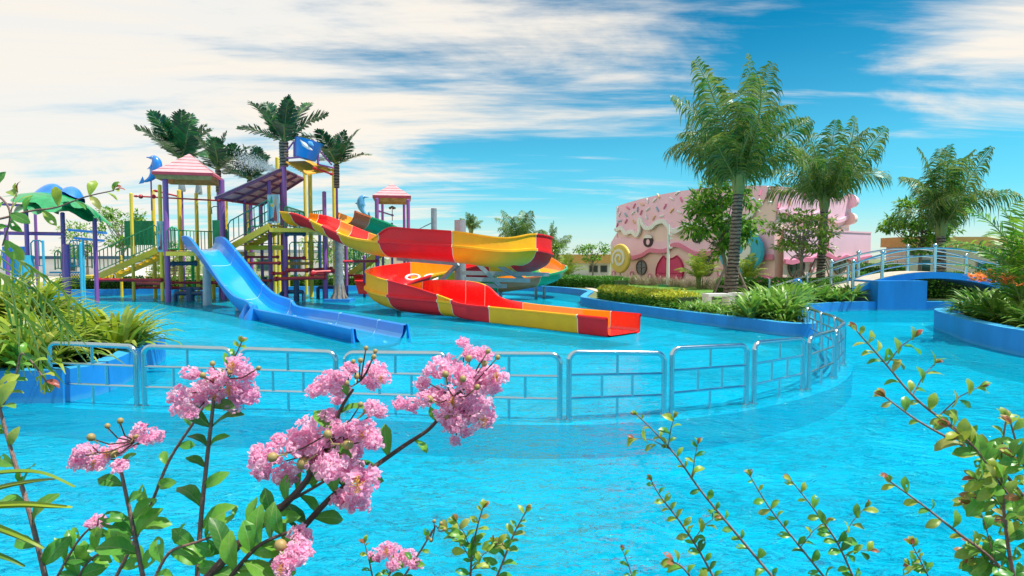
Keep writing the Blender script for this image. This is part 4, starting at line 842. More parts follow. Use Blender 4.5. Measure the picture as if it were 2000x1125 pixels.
def palm(label, base, top, r0, r1, set_, L, n, rnd_, group=None, lean=(0, 0), name='palm_tree', trunkmat=None, vert=0.5, shaft=True, spread=(0, 1), keep=None, bulge=0.5):
    rn = random.Random(rnd_); T_ = thing(name, label, 'palm tree', base, group); mb = MB(); trunk_mesh(mb, base+Vector((0,0,-0.05)), top, r0, r1, lean, max(6, int((top-base).length/0.11)), bulge); mb.build('trunk', trunkmat or M_TRUNK, T_, smooth=True)
    if shaft:
        mb = MB()
        for k in range(9):
            a = k*2.4; d = Vector((math.cos(a), math.sin(a), 0)); mb.tube([top+d*r1*0.5+Vector((0,0,-0.25)), top+d*r1*1.05+Vector((0,0,0.1)), top+d*r1*1.3+Vector((0,0,0.55*L/3)), top+d*r1*2.4+Vector((0,0,1.0*L/3))], [r1*0.55, r1*0.5, r1*0.28, r1*0.12], 6, flat=0.5)
        mb.build('crown_shaft', M_STEM2, T_, smooth=True)
    k = len(set_)
    for i in range(n):
        a = i*2.39996+rn.uniform(-0.25, 0.25); f = (i+0.5)/n
        j = min(k-1, int((spread[0]+(spread[1]-spread[0])*f**vert)*k)); sc = L*rn.uniform(0.85, 1.1)*(1.06-0.34*f)
        if keep and keep(a, f): continue
        M_ = Matrix.Translation(top-base+Vector((0, 0, 0.12))) @ Matrix.Rotation(a, 4, 'Z') @ Matrix.Rotation(rn.uniform(-0.22, 0.16), 4, 'Y') @ Matrix.Rotation(rn.uniform(-0.8, 0.8), 4, 'X') @ Matrix.Scale(sc, 4)
        put('frond', set_[j], T_, M=M_)
    return T_
def gp(px, py, z=0.25): return G(px, py, z)
bA = gp(1425, 592); tA = W(1442, 372, bA.y); palm('tallest coconut palm with thick ringed trunk leaning right, on the island', bA, tA, 0.22, 0.16, COCO, 4.2, 24, 11, lean=(0.02, 0), vert=0.8)
bB = W(1601, 560, 25.5); bB.z = 0.25; tB = W(1610, 405, 25.5); palm('second coconut palm with straight trunk in front of the pink cake building wing', bB, tB, 0.19, 0.16, COCO, 3.9, 20, 23, vert=0.8, bulge=0.3)
bC = W(1838, 560, 25); bC.z = 0.25; tC = W(1838, 455, 25); palm('coconut palm standing behind the arched bridge railing', bC, tC, 0.20, 0.17, COCO, 3.9, 17, 37, vert=0.7)
fp5 = [((352, 0), 30.0, (352, 312), 'dark palm rising behind the striped pyramid roof', 2.6, 41), ((424, 0), 28.0, (426, 332), 'dark palm just right of the striped roof', 1.9, 42), ((484, 0), 28.5, (488, 352), 'dark palm half hidden in the water spray', 1.7, 43),
       ((553, 0), 25.3, (554, 277), 'tallest dark palm on a mottled trunk above the central tower', 2.1, 44), ((657, 0), 27.0, (657, 322), 'dark palm on a thin post at the right end of the central tower', 1.75, 45)]
for (bx, _), D, (tx, ty), lab, L, sd_ in fp5:
    top = W(tx, ty, D); b = Vector((top.x, top.y, 0.25 if D > 29.9 else 0.0))
    T_ = thing('artificial_palm', lab, 'artificial palm', b, 'dark palms on the play structure'); zl_ = top.z-1.0; r = 0.13 if sd_ != 44 else 0.19
    MB().tube([(b.x, b.y, -0.4), (b.x, b.y, zl_)], 0.09 if sd_ != 45 else 0.05, 10).build('post', M_PURPLE, T_, smooth=True)
    mb = MB(); trunk_mesh(mb, Vector((b.x, b.y, zl_)), top, r*0.9, r, rings=9, bulge=0.0); mb.build('trunk', M_TRUNK, T_, smooth=True)
    rn = random.Random(sd_)
    for i in range(13):
        a = i*2.39996+rn.uniform(-0.2, 0.2)+sd_; f = (i+0.5)/13; sc = L*rn.uniform(0.85, 1.12)
        M_ = Matrix.Translation(top-b) @ Matrix.Rotation(a, 4, 'Z') @ Matrix.Rotation(rn.uniform(-0.35, 0.35), 4, 'X') @ Matrix.Scale(sc, 4); put('frond', FAKE[min(7, int(f*8))], T_, M=M_)
for px, D, yt, L, lab, sd_ in ((920, 44, 452, 1.3, 'small distant palm showing above the upper red slide', 51), (1018, 42, 492, 3.2, 'spreading distant palm behind the right bend of the slide', 52), (1075, 40, 505, 2.4, 'bushy distant palm right of the slide bend', 53)):
    b = W(px, 505, D); b.z = 0.25; palm(lab, b, W(px, yt, D), 0.16, 0.14, COCO, L, 20, sd_, 'palms beyond the slides', vert=0.7)
# ================================================================== BROADLEAF TREES
def leaf_quad(mb, c, d, nrm, l, w):
    s = d.cross(nrm).normalized()*w/2; mb.add([c, c+d*l*0.35-s, c+d*l, c+d*l*0.35+s], [(0, 1, 2, 3)])
def rv(rn): 
    while True:
        v = Vector((rn.uniform(-1, 1), rn.uniform(-1, 1), rn.uniform(-1, 1)))
        if 0.05 < v.length < 1: return v.normalized()
def tree(label, base, ctr, rad, n_cl, n_leaf, m, seed, leaf=0.16, name='broadleaf_tree', trunkr=0.08, group=None, clump=0.45, flat=0.6, lean=0.0):
    rn = random.Random(seed); T_ = thing(name, label, 'tree', base, group); mb = MB(); fork = base.lerp(ctr, 0.55)
    mb.tube([base+Vector((0,0,-0.05)), base.lerp(fork, 0.5)+Vector((lean, 0, 0)), fork, ctr+Vector((0,0,rad.z*0.4))], [trunkr*1.2, trunkr, trunkr*0.8, trunkr*0.25], 9)
    cl = []
    for i in range(n_cl):
        v = rv(rn)*rn.uniform(0.45, 1)**0.6; p = ctr + Vector((v.x*rad.x, v.y*rad.y, v.z*rad.z)); cl.append(p)
        s = base.lerp(ctr, rn.uniform(0.5, 1.0)); mid = s.lerp(p, 0.5)+Vector((0, 0, -0.12)); mb.tube([s, mid, p], [trunkr*0.4, trunkr*0.25, 0.008], 5, cap=False)
    mb.build('trunk', M_BARK, T_, smooth=True); mb = MB()
    for p in cl:
        cr = clump*rn.uniform(0.6, 1.3)
        for k in range(int(n_leaf*rn.uniform(0.6, 1.3))):
            v = rv(rn); q = p + Vector((v.x, v.y, v.z*flat))*cr*rn.random()**0.4; d = (v+Vector((0, 0, -0.35))+rv(rn)*0.6).normalized(); leaf_quad(mb, q, d, (Vector((0,0,1))+rv(rn)*0.7).normalized(), leaf*rn.uniform(0.7, 1.3), leaf*0.42)
    mb.build('crown', m, T_, kind='stuff'); return T_
V3 = Vector
tree('dense green broadleaf tree hanging behind the tallest palm trunk', V3((W(1418, 505, 23).x, 23, 0.25)), W(1408, 415, 23), V3((1.15, 1.0, 1.6)), 40, 85, LM_TREE, 61, 0.24, lean=0.1)
tree('thin olive-leaved tree with forked trunk between the two coconut palms', V3((W(1562, 505, 24.5).x, 24.5, 0.25)), W(1570, 452, 24.5), V3((1.25, 1.0, 0.95)), 42, 38, LM_TREE2, 62, 0.20, trunkr=0.07, flat=0.35)
tree('green broadleaf tree left of the palm behind the bridge', V3((W(1795, 505, 28).x, 28, 0.25)), W(1803, 430, 28), V3((1.7, 1.2, 1.45)), 42, 60, LM_TREE, 63, 0.24, flat=0.35)
tree('small flat-topped young tree left of the pink cake building', V3((W(1158, 505, 38).x, 38, 0.25)), W(1158, 492, 38), V3((1.0, 0.9, 0.55)), 18, 40, LM_TREE, 64, 0.2, flat=0.25, trunkr=0.05)
tree('round dark young tree beside the bushy distant palm', V3((W(1089, 505, 39).x, 39, 0.25)), W(1089, 492, 39), V3((0.45, 0.4, 0.4)), 10, 50, LM_TREE, 65, 0.15, trunkr=0.04)
for px, D, y, r, lab, sd_ in ((238, 33, 445, 1.1, 'green tree seen through the left stair railings', 71), (170, 40, 470, 1.4, 'sparse grey-green tree behind the left shelter', 72), (455, 42, 520, 1.5, 'dark bush tree seen under the middle stair', 73), (340, 36, 520, 1.5, 'green tree behind the climbing net', 74), (640, 40, 470, 1.4, 'green tree behind the central tower', 75), (700, 36, 505, 1.2, 'bright green tree behind the far stair', 76)):
    tree(lab, V3((W(px, 505, D).x, D, 0.25)), W(px, y, D), V3((r*1.2, r, r)), 22, 55, LM_TREE, sd_, 0.2, group='trees beyond the play structure')
def stakes(label, c, h, r, topr, group='timber palm supports'):
    T_ = thing('tree_support', label, 'tree support', c, group)
    for k in range(4):
        a = k*math.pi/2+0.5; d = V3((math.cos(a), math.sin(a), 0)); MB().tube([c+d*r+V3((0,0,-0.02)), c+d*topr+V3((0,0,h))], 0.028, 7).build('stake', M_TRELLIS, T_)
    for z, rr in ((h, topr+0.03), (h*0.45, r*0.62)):
        for k in range(4):
            a = k*math.pi/2+0.5; b = a+math.pi/2; MB().beam(c+V3((math.cos(a)*rr, math.sin(a)*rr, z)), c+V3((math.cos(b)*rr, math.sin(b)*rr, z)), 0.05, 0.035).build('brace', M_TRELLIS, T_)
stakes('timber support frame tied round the tallest palm trunk', bA+V3((0.03, 0, 0)), 1.25, 0.95, 0.24)
stakes('timber support frame round the second palm', bB, 1.5, 1.0, 0.22)
stakes('timber support frame round the thin olive-leaved tree', V3((W(1562, 505, 24.5).x, 24.5, 0.25)), 1.0, 0.7, 0.15)
# ================================================================== PINK CAKE BUILDING
PB = thing('cake_building', 'pink cake-like building with icing drips, sprinkles and a sleepy face', 'building', (12, 34, 0.25))
FA = V3((7.2, 42, 0)); FB = V3((12.9, 30.2, 0)); FC = V3((19.8, 34.7, 0)); UC = V3((18.3, 33.72, 0))
class Face:
    """a wall plane between two plan points, u metres along it, z up"""
    def __init__(s, a, b): s.a = a; s.d = (b-a).normalized(); s.L = (b-a).length; s.n = V3((s.d.y, -s.d.x, 0)); s.n = s.n if s.n.dot(-a) > 0 else -s.n
    def uv(s, px, py):
        r = ray(px, py); o = V3((0, 0, CAM_H)); t = (s.a-o).dot(s.n)/r.dot(s.n); q = o+r*t; return ((q-s.a).dot(s.d), q.z)
    def p(s, u, z, off=0.0): return s.a + s.d*u + s.n*off + V3((0, 0, z))
    def poly(s, pts, o0, o1, name, m, root=PB, label=None):
        n = len(pts); vs = [s.p(u, z, o0) for u, z in pts] + [s.p(u, z, o1) for u, z in pts]
        return MB().add(vs, [tuple(range(n)), tuple(range(2*n-1, n-1, -1))] + [(i, (i+1) % n, n+(i+1) % n, n+i) for i in range(n)]).build(name, m, root, fixn=True)
    def band(s, top, bot, o0, o1, name, m, root=PB):
        n = len(top); vs = []
        for (a, b), (c, d) in zip(top, bot): vs += [s.p(a, b, o0), s.p(a, b, o1), s.p(c, d, o1), s.p(c, d, o0)]
        fs = []
        for i in range(n-1):
            for j in range(4): fs.append((i*4+j, (i+1)*4+j, (i+1)*4+(j+1) % 4, i*4+(j+1) % 4))
        fs += [(0, 1, 2, 3), tuple((n-1)*4+j for j in (3, 2, 1, 0))]
        return MB().add(vs, fs).build(name, m, root, smooth=False, fixn=True)
    def ell(s, c, ru, rz_, o0, o1, name, m, root=PB, n=28, frm=0, to=2*math.pi):
        return s.poly([(c[0]+ru*math.cos(frm+(to-frm)*k/n), c[1]+rz_*math.sin(frm+(to-frm)*k/n)) for k in range(n)], o0, o1, name, m, root)
    def tubeuv(s, pts, r, off, name, m, root=PB, flat=0.6): return MB().tube([s.p(u, z, off) for u, z in pts], r, 8, flat=None).build(name, m, root, smooth=True)
fl_ = Face(FA, FB); fr_ = Face(FB, FC); fu_ = Face(FB, UC)
z3 = lambda s: (lambda X, Y: (1060+X/4.3275, 340+Y/4.3275)) if s == 3 else (lambda X, Y: (1380+X/4.3275, 340+Y/4.3275))
q3 = z3(3); q4 = z3(4)
bk = V3((5, 9, 0))
zc = 3.18
def topz(u): return 5.28 + 0.42*math.sin(math.pi*min(1, max(0, u/fl_.L)))**0.8
# solid body: lower storey, lower wing and upper storey
nS = 14; base = [fl_.p(fl_.L*k/nS, 0) for k in range(nS+1)]
back = [UC+bk, FA+bk]
vs = []; ring = [(p, topz(fl_.L*k/nS)) for k, p in enumerate(base)] + [(UC, 5.1), (UC+bk, 5.1), (FA+bk, 5.28)]
n = len(ring); MB().add([V3((p.x, p.y, 0.1)) for p, z in ring] + [V3((p.x, p.y, z-0.02)) for p, z in ring], [tuple(range(n)), tuple(range(n, 2*n))] + [(i, (i+1) % n, n+(i+1) % n, n+i) for i in range(n)]).build('wall', M_PKBASE, PB, fixn=True)
wn = fr_.n*0.35; MB().prism([v2(FB+wn+fr_.d*0.15), v2(FC+wn), v2(FC+bk*0.8), v2(FB+bk*0.8)], 0.1, zc).build('wing_wall', M_PKBASE, PB)
def samp(pts, n=60):
    """resample by u so bands have equal counts"""
    P = smooth_path(pts, 8); return P
def lift(P, dz): return [(u, z+dz) for u, z in P]
lw_ = samp([fl_.uv(*q3(*p)) for p in ((630, 705), (735, 705), (800, 702), (860, 680), (920, 645), (1000, 652), (1060, 642), (1110, 602), (1160, 598), (1210, 625), (1290, 668), (1350, 676), (1430, 668), (1510, 640), (1640, 632), (1780, 700))]); lw_ = [(max(0.0, min(fl_.L, u)), z) for u, z in lw_]
lw_[0] = (0.0, lw_[0][1])
mid_top = samp([fl_.uv(*q3(*p)) for p in ((580, 545), (640, 535), (800, 548), (950, 570), (1100, 560), (1300, 575), (1450, 560), (1600, 500), (1700, 440), (1800, 400))])
def at_u(P, u):
    for (a, b), (c, d) in zip(P, P[1:]):
        if a <= u <= c and c > a: return b+(d-b)*(u-a)/(c-a)
    return P[-1][1] if u > P[-1][0] else P[0][1]
us = [fl_.L*k/90 for k in range(91)]
fl_.band([(u, at_u(mid_top, u)) for u in us], [(u, at_u(lw_, u)) for u in us], 0.002, 0.06, 'pink_layer', M_PKMID)
fl_.band([(u, at_u(lw_, u)+0.12) for u in us], [(u, at_u(lw_, u)-0.14) for u in us], 0.05, 0.17, 'dark_pink_wave', M_PKDARK)
# white icing: a band that doubles back on itself follows its centre line
ic = smooth_path([fl_.uv(*q3(*p)) for p in ((628, 478), (650, 468), (680, 455), (700, 478), (722, 500), (770, 486), (808, 518), (830, 490), (836, 440), (830, 400), (845, 383), (862, 420), (885, 452), (930, 455), (960, 430), (985, 410), (1040, 400), (1078, 440), (1100, 468), (1140, 485), (1190, 460), (1250, 428), (1310, 420), (1400, 450), (1500, 400), (1600, 360), (1700, 380), (1800, 330))], 6)
ic = [(max(0.0, min(fl_.L, u)), z) for u, z in ic]
up_, dn_ = [], []
for i, (u, z) in enumerate(ic):
    a = ic[max(0, i-1)]; b = ic[min(len(ic)-1, i+1)]; du, dz = b[0]-a[0], b[1]-a[1]; l = math.hypot(du, dz) or 1; up_.append((u-dz/l*0.13, z+du/l*0.13)); dn_.append((u+dz/l*0.13, z-du/l*0.13))
fl_.band(up_, dn_, 0.10, 0.24, 'white_icing', M_WHITE)
fz_ = []; 
fpoly = [(u, z) for u, z in ic] ; fpoly = [(0.0, ic[0][1])] + fpoly[1:] + [(fl_.L, topz(fl_.L))] + [(fl_.L*k/20, topz(fl_.L*k/20)) for k in range(19, -1, -1)]
fl_.poly(fpoly, 0.003, 0.12, 'frosting', M_PKTOP)
# right hand faces
rw = samp([fr_.uv(*q4(*p)) for p in ((430, 768), (540, 748), (600, 738), (650, 745), (740, 725), (830, 720), (890, 682), (950, 680), (1010, 715), (1060, 720), (1110, 700), (1180, 730), (1250, 715), (1345, 698))])
us = [0.15+(fr_.L-0.15)*k/60 for k in range(61)]
fr_.band([(u, zc+0.012) for u in us], [(u, at_u(rw, u)) for u in us], 0.352, 0.40, 'pink_layer', M_PKMID)
fr_.band([(u, at_u(rw, u)+0.11) for u in us], [(u, at_u(rw, u)-0.11) for u in us], 0.39, 0.50, 'dark_pink_wave', M_PKDARK)
fr_.band([(u, zc+0.05) for u in us], [(u, zc-0.03) for u in us], 0.30, 0.43, 'wing_cornice', M_PKTOP)
us = [0.0+(fu_.L+0.15)*k/50 for k in range(51)]
fz = lambda u: fu_.uv(*q4(400, 318))[1] + 0.18*math.sin(u*2.0+0.6)
fu_.band([(u, 5.12+0.16*(1-u/fu_.L)) for u in us], [(u, fz(u)) for u in us], 0.003, 0.13, 'frosting', M_PKTOP)
fu_.band([(u, fz(u)+0.05) for u in us], [(u, fz(u)-0.14) for u in us], 0.10, 0.22, 'pink_icing', M_PKTOP)
fu_.band([(u, fz(u)-0.45) for u in us], [(u, zc) for u in us], 0.003, 0.06, 'cream_layer', mat('cream_icing', (0.82, 0.66, 0.58), 0.6, var=0.05))
for y0, y1, m in ((378, 408, M_PKTOP), (414, 440, M_PKBASE)):
    z1 = fu_.uv(1648, y0)[1]; z0 = fu_.uv(1648, y1)[1]; MB().tube([fu_.p(fu_.L-0.1, (z0+z1)/2, 0.15), fu_.p(fu_.L+0.32, (z0+z1)/2, 0.15)], [(z1-z0)/2, (z1-z0)/2*0.8], 12).build('icing_blob', m, PB, smooth=True)
# lilac wave hill on the main face near the corner
hill = [fl_.uv(*q4(*p)) for p in ((-60, 400), (40, 330), (75, 335), (110, 360))]
# sprinkles
spr = [((665,340),60,'w'),((650,300),80,'w'),((735,287),-35,'r'),((790,270),60,'r'),((818,300),85,'b'),((848,325),65,'r'),((857,257),-25,'o'),((902,228),-75,'w'),((962,222),35,'w'),((995,185),-60,'o'),((718,345),-45,'b'),((780,328),35,'w'),((905,298),35,'w'),((985,297),-60,'b'),((1050,275),60,'r'),((1108,310),45,'o'),
       ((892,363),-65,'w'),((957,370),55,'o'),((1022,355),5,'w'),((1108,208),-30,'w'),((1153,162),30,'w'),((1188,218),-65,'r'),((1172,320),-30,'w'),((1250,312),-50,'w'),((665,398),5,'b'),((720,400),55,'r'),((785,402),-40,'o'),((645,435),70,'r'),((1245,245),80,'b'),((1300,200),20,'w'),((1360,320),50,'r'),((1330,250),-40,'o')]
SC = {'w': M_WHITE, 'r': M_PKDARK, 'b': mat('grey_blue_sprinkle', (0.30, 0.45, 0.56), 0.5), 'o': mat('apricot_sprinkle', (0.78, 0.47, 0.26), 0.5)}
for (X, Y), ang, c in spr:
    u, z = fl_.uv(*q3(X, Y)); a = R(ang); h = 0.17; du, dz = math.cos(a)*h*1.3, math.sin(a)*h; w = 0.055
    MB().tube([fl_.p(u-du, z-dz, 0.155), fl_.p(u-du*0.8, z-dz*0.8, 0.165), fl_.p(u+du*0.8, z+dz*0.8, 0.165), fl_.p(u+du, z+dz, 0.155)], [w*0.5, w, w, w*0.5], 8).build('sprinkle', SC[c], PB, smooth=True)
for (X, Y), ang, c in (((430,160),60,'r'),((500,135),-65,'w'),((600,160),-70,'o'),((430,240),-50,'w'),((512,240),0,'w'),((590,270),50,'r'),((380,225),-40,'b'),((680,240),80,'o'),((720,150),30,'w'),((800,180),-40,'r'),((900,150),60,'o'),((1000,170),-30,'w'),((1090,200),40,'r')):
    u, z = fu_.uv(*q4(X, Y)); a = R(ang); h = 0.17; du, dz = math.cos(a)*h, math.sin(a)*h; MB().tube([fu_.p(u-du, z-dz, 0.165), fu_.p(u+du, z+dz, 0.165)], 0.055, 8).build('sprinkle', SC[c], PB, smooth=True)
# eyes
for (X, Y), (rx, ry) in (((900, 570), (40, 48)), ((1313, 533), (44, 50))):
    c = fl_.uv(*q3(X, Y)); ru = abs(fl_.uv(*q3(X+rx, Y))[0]-c[0]); rz_ = abs(fl_.uv(*q3(X, Y+ry))[1]-c[1])
    fl_.ell(c, ru, rz_*1.0, 0.06, 0.11, 'eye', M_BLACK); fl_.ell((c[0]+ru*0.05, c[1]-rz_*0.1), ru*0.36, rz_*0.5, 0.111, 0.13, 'eye_glint', M_PKMID)
    fl_.ell((c[0], c[1]+rz_*0.55), ru*0.92, rz_*0.62, 0.112, 0.15, 'eyelid', M_WHITE, frm=0, to=math.pi)
# door with a scalloped head
dr = [(1000, 915), (968, 850), (972, 800), (985, 760), (1005, 725), (1030, 692), (1050, 715), (1085, 718), (1115, 710), (1145, 690), (1175, 725), (1192, 770), (1198, 830), (1185, 880), (1165, 920)]
fl_.poly([fl_.uv(*q3(*p)) for p in dr], 0.01, 0.10, 'door', M_DOOR)
fl_.tubeuv([fl_.uv(*q3(*p)) for p in dr], 0.045, 0.11, 'door_frame', mat('dark_raspberry', (0.42, 0.01, 0.07), 0.5))
fl_.tubeuv([fl_.uv(*q3(*p)) for p in ((1080, 716), (1080, 918))], 0.05, 0.11, 'door_bar', mat('dark_raspberry', (0, 0, 0)))
fl_.tubeuv([fl_.uv(*q3(*p)) for p in ((972, 835), (1196, 838))], 0.02, 0.105, 'door_bar', mat('dark_raspberry', (0, 0, 0)))
def window(F_, X, Y, rx, ry, q, off):
    c = F_.uv(*q(X, Y)); ru = abs(F_.uv(*q(X+rx, Y))[0]-c[0]); rz_ = abs(F_.uv(*q(X, Y+ry))[1]-c[1])
    w = F_.ell(c, ru, rz_, off, off+0.03, 'window', M_BLACK); F_.ell(c, ru*0.92, rz_*0.94, off+0.03, off+0.04, 'pane', GLASS, w) if False else None
    ORG[w.name] = ORG[PB.name]
    F_.ell(c, ru*0.9, rz_*0.93, off+0.032, off+0.042, 'pane', GLASS, w)
    MB().tube([F_.p(c[0]+ru*math.cos(k*2*math.pi/28), c[1]+rz_*math.sin(k*2*math.pi/28), off+0.03) for k in range(29)], 0.05, 8).build('window_frame', mat('bronze_frame', (0.10, 0.07, 0.05), 0.4), w, smooth=True)
    F_.tubeuv([(c[0], c[1]-rz_), (c[0], c[1]+rz_)], 0.022, off+0.05, 'mullion', mat('bronze_frame', (0, 0, 0)), w); F_.tubeuv([(c[0]-ru, c[1]), (c[0]+ru, c[1])], 0.022, off+0.05, 'mullion', mat('bronze_frame', (0, 0, 0)), w)
for X, Y, rx, ry in ((838, 790), (1385, 780)) and ((838, 790, 42, 60), (1388, 778, 55, 80)): window(fl_, X, Y, rx, ry, q3, 0.005)
for X, Y, rx, ry in ((700, 780, 66, 94), (1065, 770, 50, 74)): window(fr_, X, Y, rx, ry, q4, 0.355)
def candy_ring(F_, px, py, off, r=0.16):
    c = F_.uv(px, py); o = MB().tube([F_.p(c[0]+r*math.cos(k*2*math.pi/16), c[1]+r*1.15*math.sin(k*2*math.pi/16), off) for k in range(17)], 0.05, 8).build('candy_ring', M_PKDARK, PB, smooth=True)
    F_.ell(c, r*0.8, r*0.9, off-0.03, off+0.01, 'candy_centre', M_WHITE)
for X, Y in ((760, 848), (605, 843), (910, 868), (1505, 835)): candy_ring(fl_, *q3(X, Y), 0.05)
for X, Y in ((832, 790), (1190, 805)): candy_ring(fr_, *q4(X, Y), 0.40)
c = fr_.uv(*q4(938, 600)); fr_.ell(c, 0.26, 0.36, 0.35, 0.5, 'round_candy', M_PKDARK)
fl_.ell(fl_.uv(*q4(460, 925)) , 1.2, 0.42, 0.0, 0.5, 'pink_mound', M_PKDARK, frm=0, to=math.pi)
def spiral(F_, c, ru, rz_, off, mdisc, mline, root, th=0.16, turns=2.2, s0=0.0, lw=0.17):
    F_.ell(c, ru, rz_, off, off+th, 'candy_disc', mdisc, root, n=40)
    T_, B_ = [], []
    for k in range(90):
        f = k/89; a = s0+f*turns*2*math.pi; r = 0.12+0.62*f; w = lw*(0.45+0.55*min(1, f*3))*0.5
        T_.append((c[0]+ru*(r+w)*math.cos(a), c[1]+rz_*(r+w)*math.sin(a))); B_.append((c[0]+ru*(r-w)*math.cos(a), c[1]+rz_*(r-w)*math.sin(a)))
    F_.band(T_, B_, off+th+0.002, off+th+0.03, 'swirl', mline, root)
    MB().tube([F_.p(c[0]+ru*math.cos(k*2*math.pi/40), c[1]+rz_*math.sin(k*2*math.pi/40), off+th*0.5) for k in range(41)], 0.09, 8).build('candy_rim', mdisc, root, smooth=True)
zL = fl_.uv(1206, 452)[1]; zM = fl_.uv(1192, 473)[1]
fl_.poly([(-0.75, 0.1), (-0.75, zM), (-0.01, zL), (-0.01, 0.1)], -3.0, 0.0, 'bulge_wall', M_PKBASE)
zw = at_u(lw_, 0.0); fl_.poly([(-0.752, zw), (-0.752, zM-0.1), (-0.01, zL-0.15), (-0.01, zw)], -2.9, 0.05, 'pink_layer', M_PKMID)
# blue swirl on the corner of the building
c = fl_.uv(1457, 492); spiral(fl_, c, abs(fl_.uv(1500, 492)[0]-c[0]), 1.08, 0.25, M_SKYB, M_WHITE, PB, 0.22, 1.2, R(200), 0.36)
# yellow lollipop standing free
YF = Face(V3((6.2, 41.0, 0)), V3((8.4, 36.0, 0)))
c = YF.uv(1214, 505); LP = thing('lollipop_sculpture', 'yellow and white swirl lollipop on a thin brown stick', 'lollipop sculpture', YF.p(c[0], 0.25))
spiral(YF, c, abs(YF.uv(1232, 505)[0]-c[0]), abs(YF.uv(1214, 531)[1]-c[1]), 0.0, M_LEMON, M_WHITE, LP, 0.2, 1.75, R(-60), 0.20)
MB().tube([YF.p(c[0], 0.2, 0.08), YF.p(c[0], c[1], 0.08)], 0.05, 8).build('stick', M_BARK, LP)
# camera mast
c = W(1305, 505, 33); MP = thing('camera_mast', 'slim white mast with a short arm and boxes before the pink door', 'mast', V3((c.x, c.y, 0.25)))
z1 = W(1305, 438, 33).z; MB().tube([(c.x, c.y, 0.25), (c.x, c.y, 1.6), (c.x, c.y, z1)], [0.09, 0.08, 0.05], 10).build('pole', M_WHITE, MP, smooth=True)
MB().tube([(c.x, c.y, z1-0.3), (c.x+0.75, c.y, z1-0.12)], 0.02, 6).build('arm', M_GALV, MP)
for dz in (0.55, 0.75, 1.25): MB().box((c.x+0.12, c.y, z1-dz), (0.16, 0.14, 0.1)).build('camera_box', M_WHITE, MP)
MB().box((c.x, c.y, 0.28), (0.9, 0.6, 0.12)).build('base', M_GREEN, MP)
# ================================================================== LOW BUILDINGS BEHIND
def low_building(label, px0, px1, D, ytop, yband, wins, m=M_CREAM, z0=0.2, name='low_building', depth=6, rf=M_OCHRE):
    a = W(px0, 505, D); b = W(px1, 505, D); T_ = thing(name, label, 'building', V3(((a.x+b.x)/2, D, 0.25))); zt = W(0, ytop, D).z; zb_ = W(0, yband, D).z
    MB().box(((a.x+b.x)/2, D+depth/2, (z0+zb_)/2), (b.x-a.x, depth, zb_-z0)).build('wall', m, T_)
    MB().box(((a.x+b.x)/2, D+depth/2-0.15, (zt+zb_)/2), (b.x-a.x+0.5, depth+0.5, zt-zb_)).build('roof_band', rf, T_)
    for x0, x1, y0, y1 in wins:
        p, q = W(x0, y0, D), W(x1, y1, D); w = MB().box(((p.x+q.x)/2, D-0.02, (p.z+q.z)/2), (q.x-p.x, 0.1, p.z-q.z)).build('window', mat('dull_frame', (0.36, 0.34, 0.32), 0.6), T_)
        MB().box(((p.x+q.x)/2, D-0.075, (p.z+q.z)/2), ((q.x-p.x)*0.86, 0.02, (p.z-q.z)*0.86)).build('pane', GLASS, w)
low_building('long low white building with ochre roof band left of the pink building', 1030, 1192, 56, 497, 514, ((1090, 1108, 524, 536), (1150, 1168, 518, 532), (1172, 1186, 518, 532)), M_WHITE)
low_building('low cream building with ochre roof band behind the bridge', 1768, 2040, 31, 463, 482, ((1776, 1790, 487, 500), (1798, 1815, 505, 545), (1906, 1925, 510, 545), (1955, 1985, 495, 540)), M_CREAM, depth=1.6)
low_building('pale cream hall glimpsed behind the red spiral slide', 760, 905, 50, 498, 503, ((800, 815, 512, 530), (850, 870, 512, 530)), M_CREAM, rf=M_CREAM)
low_building('grey white shed seen under the central tower', 470, 660, 46, 488, 494, ((500, 530, 505, 530), (560, 590, 505, 530)), M_WHITE, rf=M_GALV)
low_building('pale wall building behind the left play area', -60, 240, 52, 500, 506, ((40, 70, 512, 530), (120, 150, 512, 530)), M_WHITE, rf=M_DKBLUE)
# screen
c = W(1808, 505, 30); 
# ================================================================== BRIDGE
BR = thing('footbridge', 'blue arched footbridge with stainless handrails over the side channel', 'bridge', (14.2, 21.4, 0))
def bz(x): return max(0.27, 1.29-0.070*(x-14.55)**2)
y0, y1 = 21.1, 22.7; xs = [11.7+k*0.25 for k in range(28)]; vs = []
for x in xs: vs += [(x, y0, bz(x)-0.22), (x, y0, bz(x)), (x, y1, bz(x)), (x, y1, bz(x)-0.22)]
fs = [(i*4+j, (i+1)*4+j, (i+1)*4+(j+1) % 4, i*4+(j+1) % 4) for i in range(len(xs)-1) for j in range(4)]
MB().add(vs, fs).build('deck', M_BLUE, BR, smooth=True, fixn=True)
vs = [(x, y, bz(x)+0.006) for x in xs for y in (y0+0.12, y1-0.12)]; MB().add(vs, [(i*2, i*2+2, i*2+3, i*2+1) for i in range(len(xs)-1)]).build('walking_surface', M_CONC, BR)
MB().prism([(12.3, 20.62), (13.95, 20.62), (13.95, y1-0.1), (12.3, y1-0.1)], -0.95, 1.00).build('abutment', M_BLUE, BR)
MB().prism([(17.3, y0+0.1), (18.1, y0+0.1), (18.1, y1-0.1), (17.3, y1-0.1)], -0.95, 0.5).build('abutment', M_BLUE, BR)
